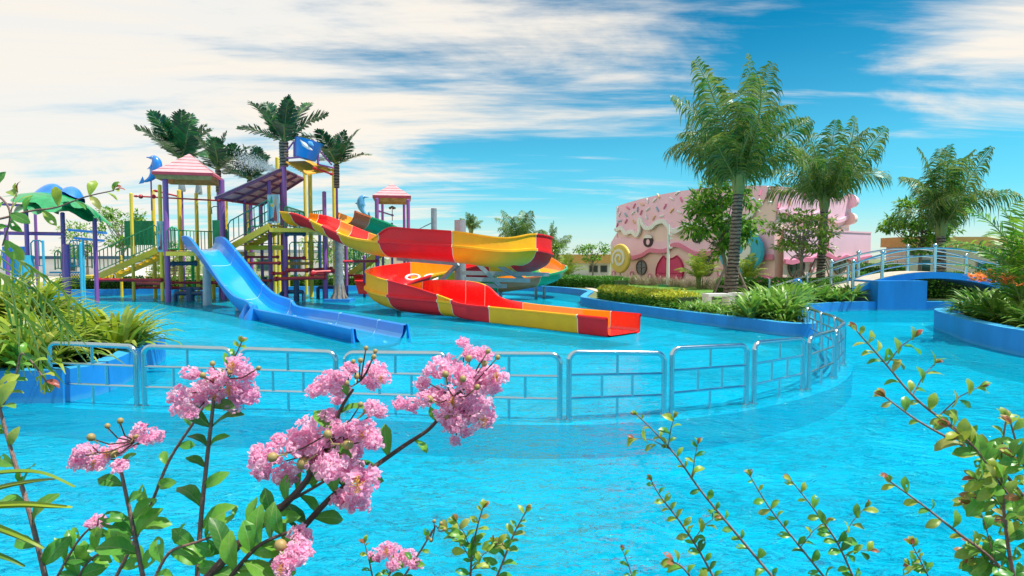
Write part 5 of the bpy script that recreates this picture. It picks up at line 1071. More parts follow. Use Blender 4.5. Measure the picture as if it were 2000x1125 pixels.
for y in (y0+0.07, y1-0.07):
    for x in (11.75, 12.75, 14.55, 16.7, 18.2):
        z = bz(x); o = MB().tube([(x, y, z-0.02), (x, y, z+0.86)], 0.055, 12).build('rail_post', M_STEEL, BR, smooth=True); MB().sphere((x, y, z+0.92), 0.08, 12, 8, (1, 1, 0.8)).build('post_cap', M_STEEL, o, smooth=True)
    for h, r in ((0.82, 0.035), (0.56, 0.022), (0.30, 0.022)):
        MB().tube([(x, y, bz(x)+h) for x in xs if x <= 18.4], r, 8).build('handrail' if r > 0.03 else 'mid_rail', M_STEEL, BR, smooth=True)
# hand rail ramp on land to the left of the bridge
RR = thing('ramp_railing', 'slanting steel handrail leading from the pink building to the bridge', 'railing', (9.6, 21.2, 0.25))
for dy in (0,):
    a = V3((9.6, 22.9, 0.25)); b = V3((11.7, 21.4, 0.75))
    for h in (0.85, 0.5, 0.2): MB().tube([a+V3((0, 0, h*0.5)), b+V3((0, 0, h))], 0.028, 8).build('rail', M_STEEL, RR, smooth=True)
    for p in (a, a.lerp(b, .5), b): MB().tube([p-V3((0,0,0.1)), p+V3((0, 0, 0.75))], 0.035, 8).build('rail_post', M_STEEL, RR, smooth=True)
# benches, table, blue ball
def bench(label, px, py, w, rz):
    c = G(px, py, 0.26); T_ = thing('bench', label, 'bench', c, 'white benches under the palm')
    d = V3((math.cos(rz), math.sin(rz), 0)); n_ = V3((-d.y, d.x, 0))
    MB().box(c+V3((0, 0, 0.36)), (w, 0.45, 0.08), rz).build('seat', M_WHITE, T_)
    for s in (-1, 1): MB().box(c+d*s*(w/2-0.06)+V3((0, 0, 0.16)), (0.10, 0.42, 0.32), rz).build('leg', M_WHITE, T_)
bench('low white bench left of the tallest palm trunk', 1400, 598, 0.8, R(10)); bench('low white bench right of the tallest palm trunk', 1452, 596, 0.85, R(-5))
c = G(1520, 577, 0.26); TT = thing('low_table', 'small dark table with slanted legs by the hedge', 'table', c); MB().box(c+V3((0, 0, 0.36)), (0.65, 0.5, 0.04)).build('table_top', M_BARK, TT)
for s in (-1, 1):
    for t in (-1, 1): MB().tube([c+V3((s*0.22, t*0.18, 0)), c+V3((s*0.3, t*0.22, 0.35))], 0.02, 6).build('leg', M_BARK, TT)
c = W(1557, 553, 21.5); BB = thing('ball_ornament', 'shiny round blue ball above the hedge near the forked tree', 'ornament', V3((c.x, c.y, 0.25))); MB().sphere(c, 0.17, 20, 14).build('ball', M_DOLPH, BB, smooth=True); MB().tube([(c.x, c.y, 0.2), (c.x, c.y, c.z)], 0.04, 8).build('stem', M_GALV, BB)
# ================================================================== GARDEN PLANTS
def blade_plant(name, m, n, L, w, seed, up=0.7, droop=0.9, fold=0.15, spread=0.08):
    rn = random.Random(seed); mb = MB()
    for i in range(n):
        a = rn.uniform(0, 2*math.pi); el = rn.uniform(0.35, 1.45)*up+0.1; l = L*rn.uniform(0.65, 1.1); p = V3((math.cos(a), math.sin(a), 0))*spread*rn.random(); ww = w*rn.uniform(0.7, 1.1); side = V3((-math.sin(a), math.cos(a), 0)); pts = []; ang = el
        for k in range(6):
            pts.append(p.copy()); p = p+V3((math.cos(a)*math.cos(ang), math.sin(a)*math.cos(ang), math.sin(ang)))*l/5; ang -= droop*rn.uniform(0.5, 1.1)*(k+1)/6
        prof_ = (0.45, 0.85, 1.0, 0.9, 0.6, 0.04); vs = []
        for q, f in zip(pts, prof_): vs += [q-side*ww*f/2+V3((0,0,fold*ww*f)), q, q+side*ww*f/2+V3((0,0,fold*ww*f))]
        mb.add(vs, [t for k in range(5) for t in ((k*3, k*3+1, k*3+4, k*3+3), (k*3+1, k*3+2, k*3+5, k*3+4))])
    return mb.mesh(name, m)
STRAP = [blade_plant('foliage', LM_STRAP, 34, 0.52, 0.035, 100+i) for i in range(4)]
STRAPB = [blade_plant('foliage', LM_STRAP, 30, 0.75, 0.085, 110+i, up=0.9, droop=0.7) for i in range(4)]
LADY = [blade_plant('foliage', LM_LADY, 95, 0.80, 0.075, 120+i, up=0.85, droop=0.8, spread=0.22) for i in range(4)]
FUZZ = [blade_plant('foliage', LM_FUZZ, 90, 0.55, 0.012, 130+i, up=0.9, droop=0.6, spread=0.15) for i in range(3)]
def scatter_plants(name, label, cat, group, meshes, spots, sc=(0.85, 1.2), seed=1, z=0.26):
    rn = random.Random(seed)
    for x, y in spots:
        o = put(name, rn.choice(meshes), None, (x, y, z), (0, 0, rn.uniform(0, 6.28)), rn.uniform(*sc)); tag(o, label, cat, group)
def along(path, n, off0, off1, rows, seed, jit=0.08):
    rn = random.Random(seed); P = smooth_path(path, 6); S = [0]
    for i in range(1, len(P)): S.append(S[-1]+math.hypot(P[i][0]-P[i-1][0], P[i][1]-P[i-1][1]))
    out = []
    for r_ in range(rows):
        o = off0+(off1-off0)*(r_/(max(1, rows-1)))
        for k in range(n):
            s = S[-1]*(k+0.5+0.3*(r_ % 2)+rn.uniform(-0.25, 0.25))/n; i = max(1, next((j for j in range(len(S)) if S[j] >= s), len(S)-1)); a, b = P[i-1], P[i]; f = (s-S[i-1])/max(1e-6, S[i]-S[i-1]); dx, dy = b[0]-a[0], b[1]-a[1]; l = math.hypot(dx, dy)
            out.append((a[0]+dx*f-dy/l*o+rn.uniform(-jit, jit), a[1]+dy*f+dx/l*o+rn.uniform(-jit, jit)))
    return out
front = [(4.15, 18.75), (4.9, 16.8), (5.7, 15.2), (6.2, 14.3), (6.5, 14.1)]
scatter_plants('spider_plant', 'strap-leaved green plant in the border along the island wall', 'plant', 'strap-leaved plants along the island edge', STRAP, along(front, 13, 0.30, 1.0, 3, 3), seed=3)
scatter_plants('lily_plant', 'broad-leaved green lily on the bank beside the fence end and bridge', 'plant', 'broad green lilies towards the bridge', STRAPB, along([(6.8, 14.5), (7.2, 15.4), (7.9, 17.0), (9.0, 19.1), (10.0, 20.3), (11.9, 20.85)], 16, 0.22, 1.0, 3, 4), (1.0, 1.4), seed=4)
scatter_plants('lady_palm', 'fountain-like yellow green lady palm in the left planter', 'plant', 'lady palms in the left planter', LADY, [(-6.2, 7.85), (-7.4, 7.8), (-8.4, 7.85), (-9.4, 7.8), (-6.0, 9.3), (-6.3, 8.2), (-6.9, 7.9), (-6.5, 8.6), (-7.1, 8.1), (-7.6, 8.9), (-6.9, 9.4), (-8.3, 8.4), (-8.6, 9.6), (-7.7, 10.2), (-9.3, 9.0), (-7.2, 10.0), (-9.8, 10.2), (-8.4, 10.9), (-6.4, 9.9), (-7.0, 8.9), (-10.6, 9.2)], (1.05, 1.35), seed=5, z=0.34)
scatter_plants('lady_palm', 'tall lady palm clump at the back of the left planter', 'plant', 'tall lady palms behind', LADY, [(-8.0, 9.4), (-8.9, 8.9), (-7.6, 9.6), (-9.5, 9.8), (-8.6, 10.3), (-10.3, 9.9)], (1.25, 1.5), seed=6, z=0.72)
scatter_plants('spider_plant', 'strap-leaved plant spilling over the left planter wall', 'plant', 'strap-leaved plants in the left planter', STRAP, along([(-6.0, 8.0), (-6.1, 9.2), (-6.4, 10.3), (-7.0, 11.0), (-8.2, 11.6)], 8, 0.12, 0.5, 2, 8), (0.9, 1.25), seed=7, z=0.32)
rb = [(10.0, 8.8), (9.6, 10.6), (9.9, 12.5), (10.5, 14.0), (11.0, 15.2), (11.5, 15.7)]
scatter_plants('lily_plant', 'broad-leaved plant in the right planter bed', 'plant', 'broad-leaved plants in the right planter', STRAPB, along(rb, 13, -0.35, -1.7, 4, 9), (0.95, 1.35), seed=9, z=0.34)
# orange heliconia sprays
helm = []
for s_ in range(3):
    rn = random.Random(140+s_); mb = MB()
    for i in range(5):
        b = V3((rn.uniform(-.12, .12), rn.uniform(-.12, .12), rn.uniform(0.55, 0.8)))
        for k in range(7):
            a = rn.uniform(0, 6.28); d = V3((math.cos(a), math.sin(a), rn.uniform(0.1, 0.9))).normalized(); s2 = d.cross(V3((0, 0, 1))).normalized()*0.018; mb.add([b-s2, b+d*0.07-s2*1.6, b+d*0.17, b+d*0.07+s2*1.6], [(0, 1, 2, 3)])
    helm.append(mb.mesh('flower_head', LM_ORANGE))
rn = random.Random(77)
for x, y in along(rb[1:], 9, -0.45, -1.3, 2, 10):
    T_ = put('heliconia', STRAPB[rn.randrange(4)], None, (x, y, 0.34), (0, 0, rn.uniform(0, 6)), 1.25); tag(T_, 'heliconia with orange flower heads in the right planter', 'plant', 'orange heliconias in the right planter'); put('flower_head', rn.choice(helm), T_, (0, 0, 0.08), (0, 0, rn.uniform(0, 6)))
# hedges
def hedge(name, label, poly_path, w, h, m, seed, dens=900, leaf=0.05, z=0.25, m2=None, n_stuff=True, cat='hedge'):
    rn = random.Random(seed); P = smooth_path(poly_path, 6); mb = MB(); S = [0]
    for i in range(1, len(P)): S.append(S[-1]+math.hypot(P[i][0]-P[i-1][0], P[i][1]-P[i-1][1]))
    n = int(S[-1]*dens)
    for _ in range(n):
        s = rn.random()*S[-1]; i = max(1, next(j for j in range(len(S)) if S[j] >= s)); a, b = P[i-1], P[i]; f = (s-S[i-1])/max(1e-6, S[i]-S[i-1]); dx, dy = b[0]-a[0], b[1]-a[1]; l = math.hypot(dx, dy)
        side = rn.random(); bump = 0.06*noise.noise(V3((s*2.5, seed, 0)))+0.05*noise.noise(V3((s*7, 3, seed)))
        if side < 0.42: o = rn.uniform(0, w); zz = h+bump*1.8+rn.uniform(-0.07, 0.05); d = (V3((0, 0, 1))+rv(rn)*0.8)
        else: o = -bump+rn.uniform(-0.02, 0.08) if side < 0.85 else w; zz = rn.uniform(0.0, h); d = V3((dy/l, -dx/l, 0.5))+rv(rn)*0.9
        c = V3((a[0]+dx*f-dy/l*o, a[1]+dy*f+dx/l*o, z+zz)); mb.k = 1 if (m2 and zz < h*rn.uniform(0.45, 0.95)) else 0; leaf_quad(mb, c, d.normalized(), rv(rn), leaf*rn.uniform(0.7, 1.4), leaf*0.5)
    o_ = mb.build('foliage', [m, m2] if m2 else m, None, org=(P[0][0], P[0][1], z)); mb2 = MB(); vs = []
    o_.name = name; tag(o_, label, cat); core = []
    for i, p in enumerate(P):
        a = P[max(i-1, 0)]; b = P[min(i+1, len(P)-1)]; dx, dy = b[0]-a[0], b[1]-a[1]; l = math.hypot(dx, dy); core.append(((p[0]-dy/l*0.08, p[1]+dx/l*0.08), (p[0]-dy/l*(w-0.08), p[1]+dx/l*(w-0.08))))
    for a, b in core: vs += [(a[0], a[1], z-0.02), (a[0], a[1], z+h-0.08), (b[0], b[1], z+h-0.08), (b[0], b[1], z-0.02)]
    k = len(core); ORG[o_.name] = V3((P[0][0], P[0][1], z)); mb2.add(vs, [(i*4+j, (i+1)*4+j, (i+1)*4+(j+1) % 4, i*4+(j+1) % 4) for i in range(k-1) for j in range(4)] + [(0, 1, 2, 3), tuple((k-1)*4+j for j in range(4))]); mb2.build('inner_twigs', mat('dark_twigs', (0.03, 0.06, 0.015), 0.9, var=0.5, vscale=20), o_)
    return o_
hedge('clipped_hedge', 'clipped yellow-topped hedge at the left tip of the island', [(3.15, 22.4), (3.55, 20.8), (4.15, 19.2), (4.8, 17.9)], 0.95, 0.42, LM_HEDGE, 1, 2600, 0.075, m2=LM_HEDGEG)
hedge('garden_hedge', 'long green hedge in front of the pink building', [(8.6, 26.0), (10.2, 24.6), (12.6, 24.4), (16.0, 25.6)], 0.8, 0.62, LM_HEDGEG, 2, 1100, 0.085)
hedge('tall_hedge', 'tall dark green hedge between the pink building and the low cream building', [(16.8, 29.5), (17.9, 29.6), (19.0, 29.6)], 0.8, 1.15, LM_HEDGEG, 3, 900, 0.11)
hedge('far_hedge', 'low green hedge along the far pool edge on the left', [(-22, 29.6), (-14, 32), (-8, 33.8), (-2, 34.8)], 0.8, 0.5, LM_HEDGEG, 4, 600, 0.11)
hedge('bank_hedge', 'green shrubs along the far bank under the bridge', [(13.0, 23.0), (16, 23.0), (22, 22.9), (30, 22.9)], 0.9, 0.85, LM_HEDGEG, 5, 800, 0.11)
hedge('far_border', 'dark green border planting behind the right slide bend', [(1.6, 34.2), (3.0, 32.4), (4.2, 31.2), (4.9, 29.8)], 1.0, 0.5, LM_HEDGEG, 6, 1000, 0.10)
rn = random.Random(9)
scatter_plants('ornamental_grass', 'feathery grey grass tuft at the foot of the pink building', 'plant', 'feathery grasses before the pink building', FUZZ, [(5.6+rn.uniform(0, 5.2), 0) for _ in range(0)] + [(V3((6.3, 38.5, 0)).lerp(V3((11.2, 28.6, 0)), (k+rn.random())/38).x-rn.uniform(0.2, 1.0), V3((6.3, 38.5, 0)).lerp(V3((11.2, 28.6, 0)), (k+0.5)/38).y) for k in range(38)], (1.1, 1.6), seed=12)
scatter_plants('border_shrub', 'low broad-leaved shrub at the foot of the pink building', 'plant', 'shrubs before the pink building', STRAPB, [(V3((7.0, 36, 0)).lerp(V3((12.0, 27.4, 0)), (k+rn.random())/9).x, V3((7.0, 36, 0)).lerp(V3((12.0, 27.4, 0)), k/9).y) for k in range(9)], (0.6, 0.9), seed=13)
for px, D, s_, lab in ((1108, 36, 1.5, 'small feathery palm beyond the right slide bend'), (1365, 30, 1.5, 'golden feathery palm beside the pink building window'), (1462, 28, 1.3, 'golden feathery palm by the blue swirl')):
    b = W(px, 505, D); b.z = 0.25; T_ = thing('areca_palm', lab, 'palm', b); mb = MB()
    ARE = globals().get('ARE') or fronds('frond', L_('golden_palm_leaf', [(0.16, 0.28, 0.02), (0.30, 0.34, 0.03), (0.08, 0.22, 0.02)]), 1.0, 0.28, 0.028, 26, 0.5, (82, 68, 50, 35), (50, 70, 80, 70), stemw=0.014)
    for k in range(4): mb.tube([V3((0.06*math.cos(k*1.6), 0.06*math.sin(k*1.6), 0))+b, b+V3((0.12*math.cos(k*1.6), 0.12*math.sin(k*1.6), 0.8))], 0.03, 6)
    mb.build('stem', M_STEM2, T_)
    for i in range(16):
        a = i*2.4; f = (i+.5)/16; put('frond', ARE[min(7, int(f*8))], T_, M=Matrix.Translation(V3((0, 0, 0.5))) @ Matrix.Rotation(a, 4, 'Z') @ Matrix.Scale(s_*random.uniform(0.85, 1.1), 4))
# areca palm at the right edge
b = V3((10.75, 12.9, 0.34)); T_ = thing('areca_palm', 'feathery palm arching in at the right edge above the planter', 'palm', b); mb = MB()
GA = fronds('frond', LM_TREE, 1.0, 0.30, 0.024, 30, 0.35, (84, 72, 60, 45), (40, 65, 85, 90), stemw=0.014)
for k in range(5): mb.tube([b+V3((0.08*math.cos(k*1.3), 0.08*math.sin(k*1.3), 0)), b+V3((0.22*math.cos(k*1.3), 0.22*math.sin(k*1.3), 1.5))], 0.035, 7)
mb.build('stem', M_STEM2, T_)
for i in range(20):
    a = i*2.4; f = (i+.5)/20; put('frond', GA[min(7, int(f*8))], T_, M=Matrix.Translation(V3((0, 0, 1.0 if i % 2 else 0.3))) @ Matrix.Rotation(a, 4, 'Z') @ Matrix.Scale(1.9*random.uniform(0.8, 1.1), 4))
# ================================================================== FOREGROUND CRAPE MYRTLES
def leaf_mesh(seed, hole=False):
    rn = random.Random(seed); mb = MB(); n = 7; prof_ = (0.07, 0.24, 0.38, 0.47, 0.50, 0.42, 0.12); vs = []; cur = rn.uniform(0.1, 0.5); tw = rn.uniform(-0.3, 0.3); fo = rn.uniform(0.15, 0.5)
    for k in range(n):
        f = k/(n-1); y = f*1.0; z = 0.12*math.sin(f*3)-cur*f*f*0.5
        w = prof_[k]*0.54
        for s in (-1, -0.5, 0, 0.5, 1):
            ww = w*s*(1+rn.uniform(-0.06, 0.06)); vs.append((ww+tw*0.15*f*f, y-abs(s)*0.05, z+fo*abs(ww)+0.03*rn.uniform(-1, 1)*abs(s)))
    fs = [(k*5+j, k*5+j+1, (k+1)*5+j+1, (k+1)*5+j) for k in range(n-1) for j in range(4)]
    if hole: fs.pop(rn.choice([9, 10, 13, 14, 17, 18]))
    mb.add([(0.008, -0.08, 0), (-0.008, -0.08, 0), (0, -0.08, 0.012)] , []); mb.add([(-0.012, -0.1, 0), (0.012, -0.1, 0), (0.012, 0.02, 0), (-0.012, 0.02, 0)], [(0, 1, 2, 3)])
    mb.add(vs, fs); return mb
LEAF = {k: [leaf_mesh(200+i, i % 3 == 0).mesh('leaf', m, smooth=True) for i in range(6)] for k, m in (('g', LM_MYRT), ('y', LM_MYRT2), ('r', LM_TIP))}
def flower_mesh(seed, n=92):
    rn = random.Random(seed); mb = MB()
    for i in range(n):
        d = rv(rn); c = d*rn.uniform(0.20, 0.44)
        if d.z < -0.5: c *= 0.7
        a = (d + rv(rn)*0.7).normalized(); u = a.cross(rv(rn)).normalized(); w = a.cross(u); r = rn.uniform(0.06, 0.12); k = 8
        vs = [c - a*0.05]; 
        for ring, rr in ((0, 0.55), (1, 1.0)):
            for j in range(k):
                t = 2*math.pi*j/k; q = r*rr*(1+rn.uniform(-0.25, 0.2)); vs.append(c + (u*math.cos(t)+w*math.sin(t))*q + a*(r*0.6*rr*rn.uniform(-1, 1)))
        fs = [(0, 1+j, 1+(j+1) % k) for j in range(k)] + [(1+j, 1+(j+1) % k, 1+k+(j+1) % k, 1+k+j) for j in range(k)]
        mb.add(vs, fs)
    return mb
FLOW = [flower_mesh(300+i).mesh('blossom', LM_PETAL) for i in range(5)]
mb = MB(); rn = random.Random(3)
for k in range(26):
    d = (V3((0, -0.6, 0.3))+rv(rn)*0.8).normalized(); mb.tube([(0, 0, 0), d*0.16, d*0.3+V3((0, 0, 0.03))], 0.012, 3, cap=False); mb.sphere(d*0.3+V3((0, 0, 0.03)), 0.025, 5, 3)
STAM = mb.mesh('stamens', M_STAMEN)
BUDM = MB().sphere((0, 0, 0), 0.5, 12, 8, (1, 1, 1.08)).tube([(0, 0, -0.45), (0, 0, -1.6)], [0.09, 0.05], 6).mesh('bud', M_BUD, smooth=True)
def leaf_at(T_, p, d, size, kind, rn, face=0.6):
    """leaf growing from p towards d, blade roughly turned up and to the light"""
    y = d.normalized(); z = (V3((0, -face, 0.75)) + rv(rn)*0.55); x = y.cross(z).normalized(); z = x.cross(y)
    M_ = Matrix(((x.x, y.x, z.x, 0), (x.y, y.y, z.y, 0), (x.z, y.z, z.z, 0), (0, 0, 0, 1)))
    put('leaf', rn.choice(LEAF[kind]), T_, M=Matrix.Translation(p-ORG[T_.name]) @ M_ @ Matrix.Diagonal((size*rn.uniform(0.8, 1.1), size, size, 1)))
def blossoms(T_, px, py, D, spots, rn):
    for dx, dy, r in spots:
        c = W(px+dx, py+dy, D+rn.uniform(-0.05, 0.05)); s = r/F*D*2.25
        put('blossom', rn.choice(FLOW), T_, M=Matrix.Translation(c-ORG[T_.name]) @ Euler((rn.uniform(-.5, .5), rn.uniform(-.5, .5), rn.uniform(0, 6))).to_matrix().to_4x4() @ Matrix.Diagonal((s*rn.uniform(.85, 1.2), s, s*rn.uniform(.8, 1.05), 1)))
        if rn.random() < 0.22: put('stamens', STAM, T_, M=Matrix.Translation(c-ORG[T_.name]+V3((0, -s*0.3, 0))) @ Matrix.Scale(s*0.6, 4))
        # pedicel back to the cluster centre
        MB().tube([W(px, py+14, D+0.05), c+V3((0, 0.025, 0))], [0.0014, 0.0011], 5).build('flower_stalk', M_DSTEM, T_)
def buds(T_, anchor, D, lst, rn):
    a = W(anchor[0], anchor[1], D)
    for px, py, r in lst:
        c = W(px, py, D+rn.uniform(-0.03, 0.03)); s = r/F*D*1.5; mid = a.lerp(c, 0.55)+V3((0, 0, -0.006)); up = (c-mid).normalized(); q = up.to_track_quat('Z', 'Y').to_matrix().to_4x4()
        put('bud', BUDM, T_, M=Matrix.Translation(c-ORG[T_.name]) @ q @ Matrix.Scale(s, 4)); MB().tube([a+V3((0, 0.05, 0)), mid+V3((0, 0.015, 0)), c-up*s*0.4], [0.0014, 0.0012, 0.001], 5).build('flower_stalk', M_DSTEM, T_)
def shoot(label, pts, r0, r1, n, leaf0, leaf1, seed, m=None, y_from=0.55, twigs=(), name='crape_myrtle', down=True, start=0.0, tip=True, opp=True, group=None, skip=()):
    """pts from the base up: (px, py, D)"""
    rn = random.Random(seed); P = [W(*p) for p in smooth_path(pts, 5)]
    if down:   # stem continues down into the bank, out of the frame
        d = (P[0]-P[1]).normalized(); b = P[0]+d*0.25; foot = V3((b.x+d.x*0.15, min(1.6, b.y), 0.28)); P = [foot, foot.lerp(b, 0.55)+d*0.03, b] + P; k0 = 3
    else: foot = P[0]; k0 = 0
    T_ = thing(name, label, 'flowering shrub', foot, group); S = len(P)
    MB().tube(P, [r0+(r1-r0)*(i/(S-1)) for i in range(S)], 8).build('stem', m or M_STEM, T_, smooth=True)
    V = P[k0:]; L = [0]
    for i in range(1, len(V)): L.append(L[-1]+(V[i]-V[i-1]).length)
    def at(s):
        i = max(1, next((j for j in range(len(L)) if L[j] >= s), len(L)-1)); f = (s-L[i-1])/max(1e-6, L[i]-L[i-1]); return V[i-1].lerp(V[i], f), (V[i]-V[i-1]).normalized()
    for k in range(n):
        f = start+(1-start)*(k+0.5)/n; p, d = at(f*L[-1]); size = (leaf0+(leaf1-leaf0)*f)*(0.8 if p.y < 1.15 else 0.7)/F*p.y*rn.uniform(0.6, 1.15)
        side = d.cross(V3((0, 1, 0))).normalized(); s = 1 if k % 2 else -1
        kind = 'g' if f < y_from or rn.random() < 0.25 else 'y'
        for ss in ((s, -s) if opp and rn.random() < 0.3 else (s,)):
            dr = (side*ss + d*rn.uniform(0.25, 0.8) + V3((0, rn.uniform(-0.5, 0.5), rn.uniform(-0.1, 0.35)))).normalized(); leaf_at(T_, p+dr*0.08*size, dr, size, kind, rn)
    if tip:
        p, d = at(L[-1]*0.999)
        for k in range(5): leaf_at(T_, p, (d+rv(rn)*0.7).normalized(), leaf1*0.6/F*p.y, 'r' if k < 2 else 'y', rn)
    for f0, dx, dy, nl in twigs:
        p, d = at(f0*L[-1]); D = p.y; s = F/D; q = p + V3((dx/s, rn.uniform(-0.03, 0.03), -dy/s)); mid = p.lerp(q, 0.5)+V3((0, 0, 0.01)); TP = [p, mid, q]
        MB().tube(TP, [r1*1.1, r1*0.9, r1*0.5], 6).build('twig', m or M_STEM, T_, smooth=True); dd_ = (q-p).normalized()
        for k in range(nl):
            f = (k+0.6)/nl; c = p.lerp(q, f); side = dd_.cross(V3((0, 1, 0))).normalized()*(1 if k % 2 else -1); leaf_at(T_, c, (side+dd_*0.7+rv(rn)*0.3).normalized(), leaf1*rn.uniform(0.75, 1.25)/F*D, 'y' if rn.random() < 0.6 else 'g', rn)
        for k in range(3): leaf_at(T_, q, (dd_+rv(rn)*0.6).normalized(), leaf1*0.6/F*D, 'r' if k == 0 else 'y', rn)
    return T_, rn
# --- left group
T_, rn = shoot('crape myrtle shoot at far left with large leaves and no flowers', [(88, 1125, 1.0), (60, 1010, 1.0), (28, 900, 1.02), (0, 800, 1.04), (-12, 740, 1.05)], 0.0045, 0.002, 10, 92, 70, 401)
T_, rn = shoot('leafy crape myrtle twig low over the left pool wall', [(-40, 850, 1.2), (0, 800, 1.2), (30, 735, 1.2), (45, 690, 1.2), (90, 745, 1.2)], 0.003, 0.0015, 9, 52, 44, 402, y_from=0.2, down=True)
T_, rn = shoot('crape myrtle stem carrying the leftmost pink flower head', [(280, 1130, 1.0), (262, 1040, 1.0), (245, 960, 1.0), (232, 900, 1.0)], 0.0042, 0.0025, 7, 88, 66, 403, tip=False, y_from=2, twigs=())
blossoms(T_, 205, 882, 1.0, [(-52, 22, 20), (-28, 0, 22), (-12, 22, 22), (14, 0, 22), (35, -12, 20), (30, 28, 18), (-45, 0, 18), (68, -45, 17), (90, -28, 20), (104, -30, 16), (62, -30, 15)], rn)
buds(T_, (228, 880), 0.98, [(178, 854, 10), (210, 832, 7), (235, 822, 8), (265, 852, 7), (222, 886, 12), (172, 884, 9)], rn)
T_, rn = shoot('long mauve crape myrtle stem rising to the upper left pink cluster', [(385, 1130, 0.98), (392, 1020, 0.98), (404, 900, 0.98), (412, 830, 0.98), (418, 775, 0.98)], 0.0045, 0.0028, 9, 96, 70, 404, tip=False, y_from=2)
blossoms(T_, 418, 750, 0.98, [(-60, 45, 27), (-38, 30, 26), (-68, 25, 22), (-22, 10, 22), (0, -6, 26), (-45, -20, 20), (45, -35, 28), (62, -20, 24), (60, 20, 32), (38, 12, 26), (35, 42, 20), (-46, 56, 17), (8, 25, 18)], rn)
buds(T_, (418, 752), 0.95, [(415, 710, 7), (396, 733, 8), (411, 742, 11), (449, 726, 8), (505, 719, 6)], rn)
T_, rn = shoot('slender crape myrtle stem leaning right beneath the upper left cluster', [(225, 1130, 1.05), (285, 1010, 1.05), (330, 900, 1.05), (385, 815, 1.05), (408, 775, 1.05)], 0.0035, 0.002, 9, 80, 44, 405, y_from=2, tip=False)
T_, rn = shoot('short leafy twig with small pink blossoms low on the left', [(110, 1130, 1.1), (150, 1060, 1.1), (182, 1025, 1.1)], 0.003, 0.0018, 5, 60, 44, 406, tip=False, y_from=2)
blossoms(T_, 190, 1018, 1.1, [(0, 0, 15), (14, 4, 12), (-16, 6, 10)], rn)
T_, rn = shoot('crape myrtle sprig with red tip above the upper left cluster', [(418, 760, 1.0), (440, 725, 1.0), (462, 690, 1.0), (472, 668, 1.0)], 0.002, 0.001, 5, 36, 22, 407, down=False, y_from=0.0)
# --- main dark branch with two big sprays
T_, rn = shoot('thick dark crape myrtle branch carrying the largest central pink spray', [(400, 1135, 0.9), (470, 1060, 0.9), (540, 1000, 0.92), (590, 950, 0.93), (612, 915, 0.94), (640, 870, 0.95), (665, 800, 0.96), (690, 760, 0.96)], 0.0075, 0.002, 12, 110, 60, 411, m=M_DSTEM, tip=False, y_from=2)
blossoms(T_, 620, 870, 0.94, [(-105, 25, 36), (-110, 50, 28), (-60, 60, 34), (-20, -20, 40), (-45, 0, 28), (10, 10, 36), (25, -55, 24), (40, -30, 22), (55, 5, 40), (30, 45, 36), (62, 48, 36), (85, 68, 38), (75, 110, 32), (50, 105, 26), (95, -25, 30), (70, -30, 26), (110, -5, 24), (0, 30, 30), (-75, -10, 18), (118, -65, 22), (108, -75, 18)], rn)
buds(T_, (650, 850), 0.9, [(640, 848, 11), (680, 868, 14), (592, 905, 17), (532, 893, 13), (704, 790, 7), (716, 800, 10)], rn)
blossoms(T_, 672, 745, 0.96, [(-40, 10, 26), (-25, 0, 24), (-10, 18, 24), (-58, 20, 18), (12, -25, 16), (-5, -10, 18), (-12, 38, 16)], rn)
blossoms(T_, 735, 730, 0.97, [(0, -5, 26), (-18, 10, 20), (12, 8, 18), (-5, 22, 16)], rn)
buds(T_, (690, 755), 0.95, [(715, 680, 6), (733, 686, 6), (730, 697, 7), (704, 704, 7), (690, 706, 6), (697, 735, 8), (676, 748, 8)], rn)
T_, rn = shoot('dark crape myrtle branch reaching right to the tall pink cluster', [(500, 1135, 0.92), (610, 1010, 0.94), (660, 960, 0.95), (730, 912, 0.97), (790, 870, 1.0), (838, 838, 1.0), (870, 800, 1.0)], 0.0055, 0.0026, 8, 96, 52, 412, m=M_DSTEM, tip=False, y_from=2)
blossoms(T_, 900, 770, 1.0, [(-70, 10, 20), (-98, 22, 20), (-118, 20, 18), (-75, -20, 18), (-45, -50, 28), (-20, -55, 24), (0, -30, 30), (20, -80, 22), (45, -75, 22), (50, -30, 30), (70, -35, 24), (25, -10, 26), (-15, 15, 32), (-45, 5, 26), (10, 35, 34), (35, 20, 30), (45, 48, 28), (-10, 60, 26), (10, 75, 20), (62, -10, 18), (-30, 45, 24), (-12, 92, 14), (5, -100, 18)], rn)
buds(T_, (880, 790), 0.96, [(953, 686, 7), (972, 698, 7), (946, 710, 8), (870, 731, 9), (904, 740, 9), (932, 756, 8), (839, 779, 10), (872, 814, 9), (885, 812, 10), (930, 815, 10), (915, 700, 9)], rn)
T_, rn = shoot('drooping crape myrtle twig with a low pink cluster near the bottom', [(440, 1140, 0.86), (500, 1070, 0.86), (560, 1040, 0.86)], 0.004, 0.0022, 7, 105, 80, 413, m=M_DSTEM, tip=False, y_from=2)
blossoms(T_, 575, 1080, 0.86, [(10, -30, 28), (-12, -12, 26), (5, 5, 28), (-20, 25, 24), (15, -10, 22), (-35, 32, 16)], rn); buds(T_, (565, 1060), 0.84, [(548, 1065, 16)], rn)
for k, (pt_, lab) in enumerate((([(300, 1135, 0.95), (330, 1080, 0.95), (380, 1060, 0.95), (440, 1040, 0.95)], 'mass of broad leaves low beside the long mauve stem'), ([(520, 1000, 0.97), (590, 965, 0.97), (650, 930, 0.98), (700, 900, 0.98)], 'leafy side twig under the largest pink spray'), ([(150, 1135, 1.1), (180, 1090, 1.1), (260, 1050, 1.1)], 'broad-leaved low twig at lower left'))):
    shoot('crape myrtle twig: ' + lab, pt_, 0.003, 0.0018, 7, 84, 66, 420+k, tip=False, y_from=2, down=(k != 1))
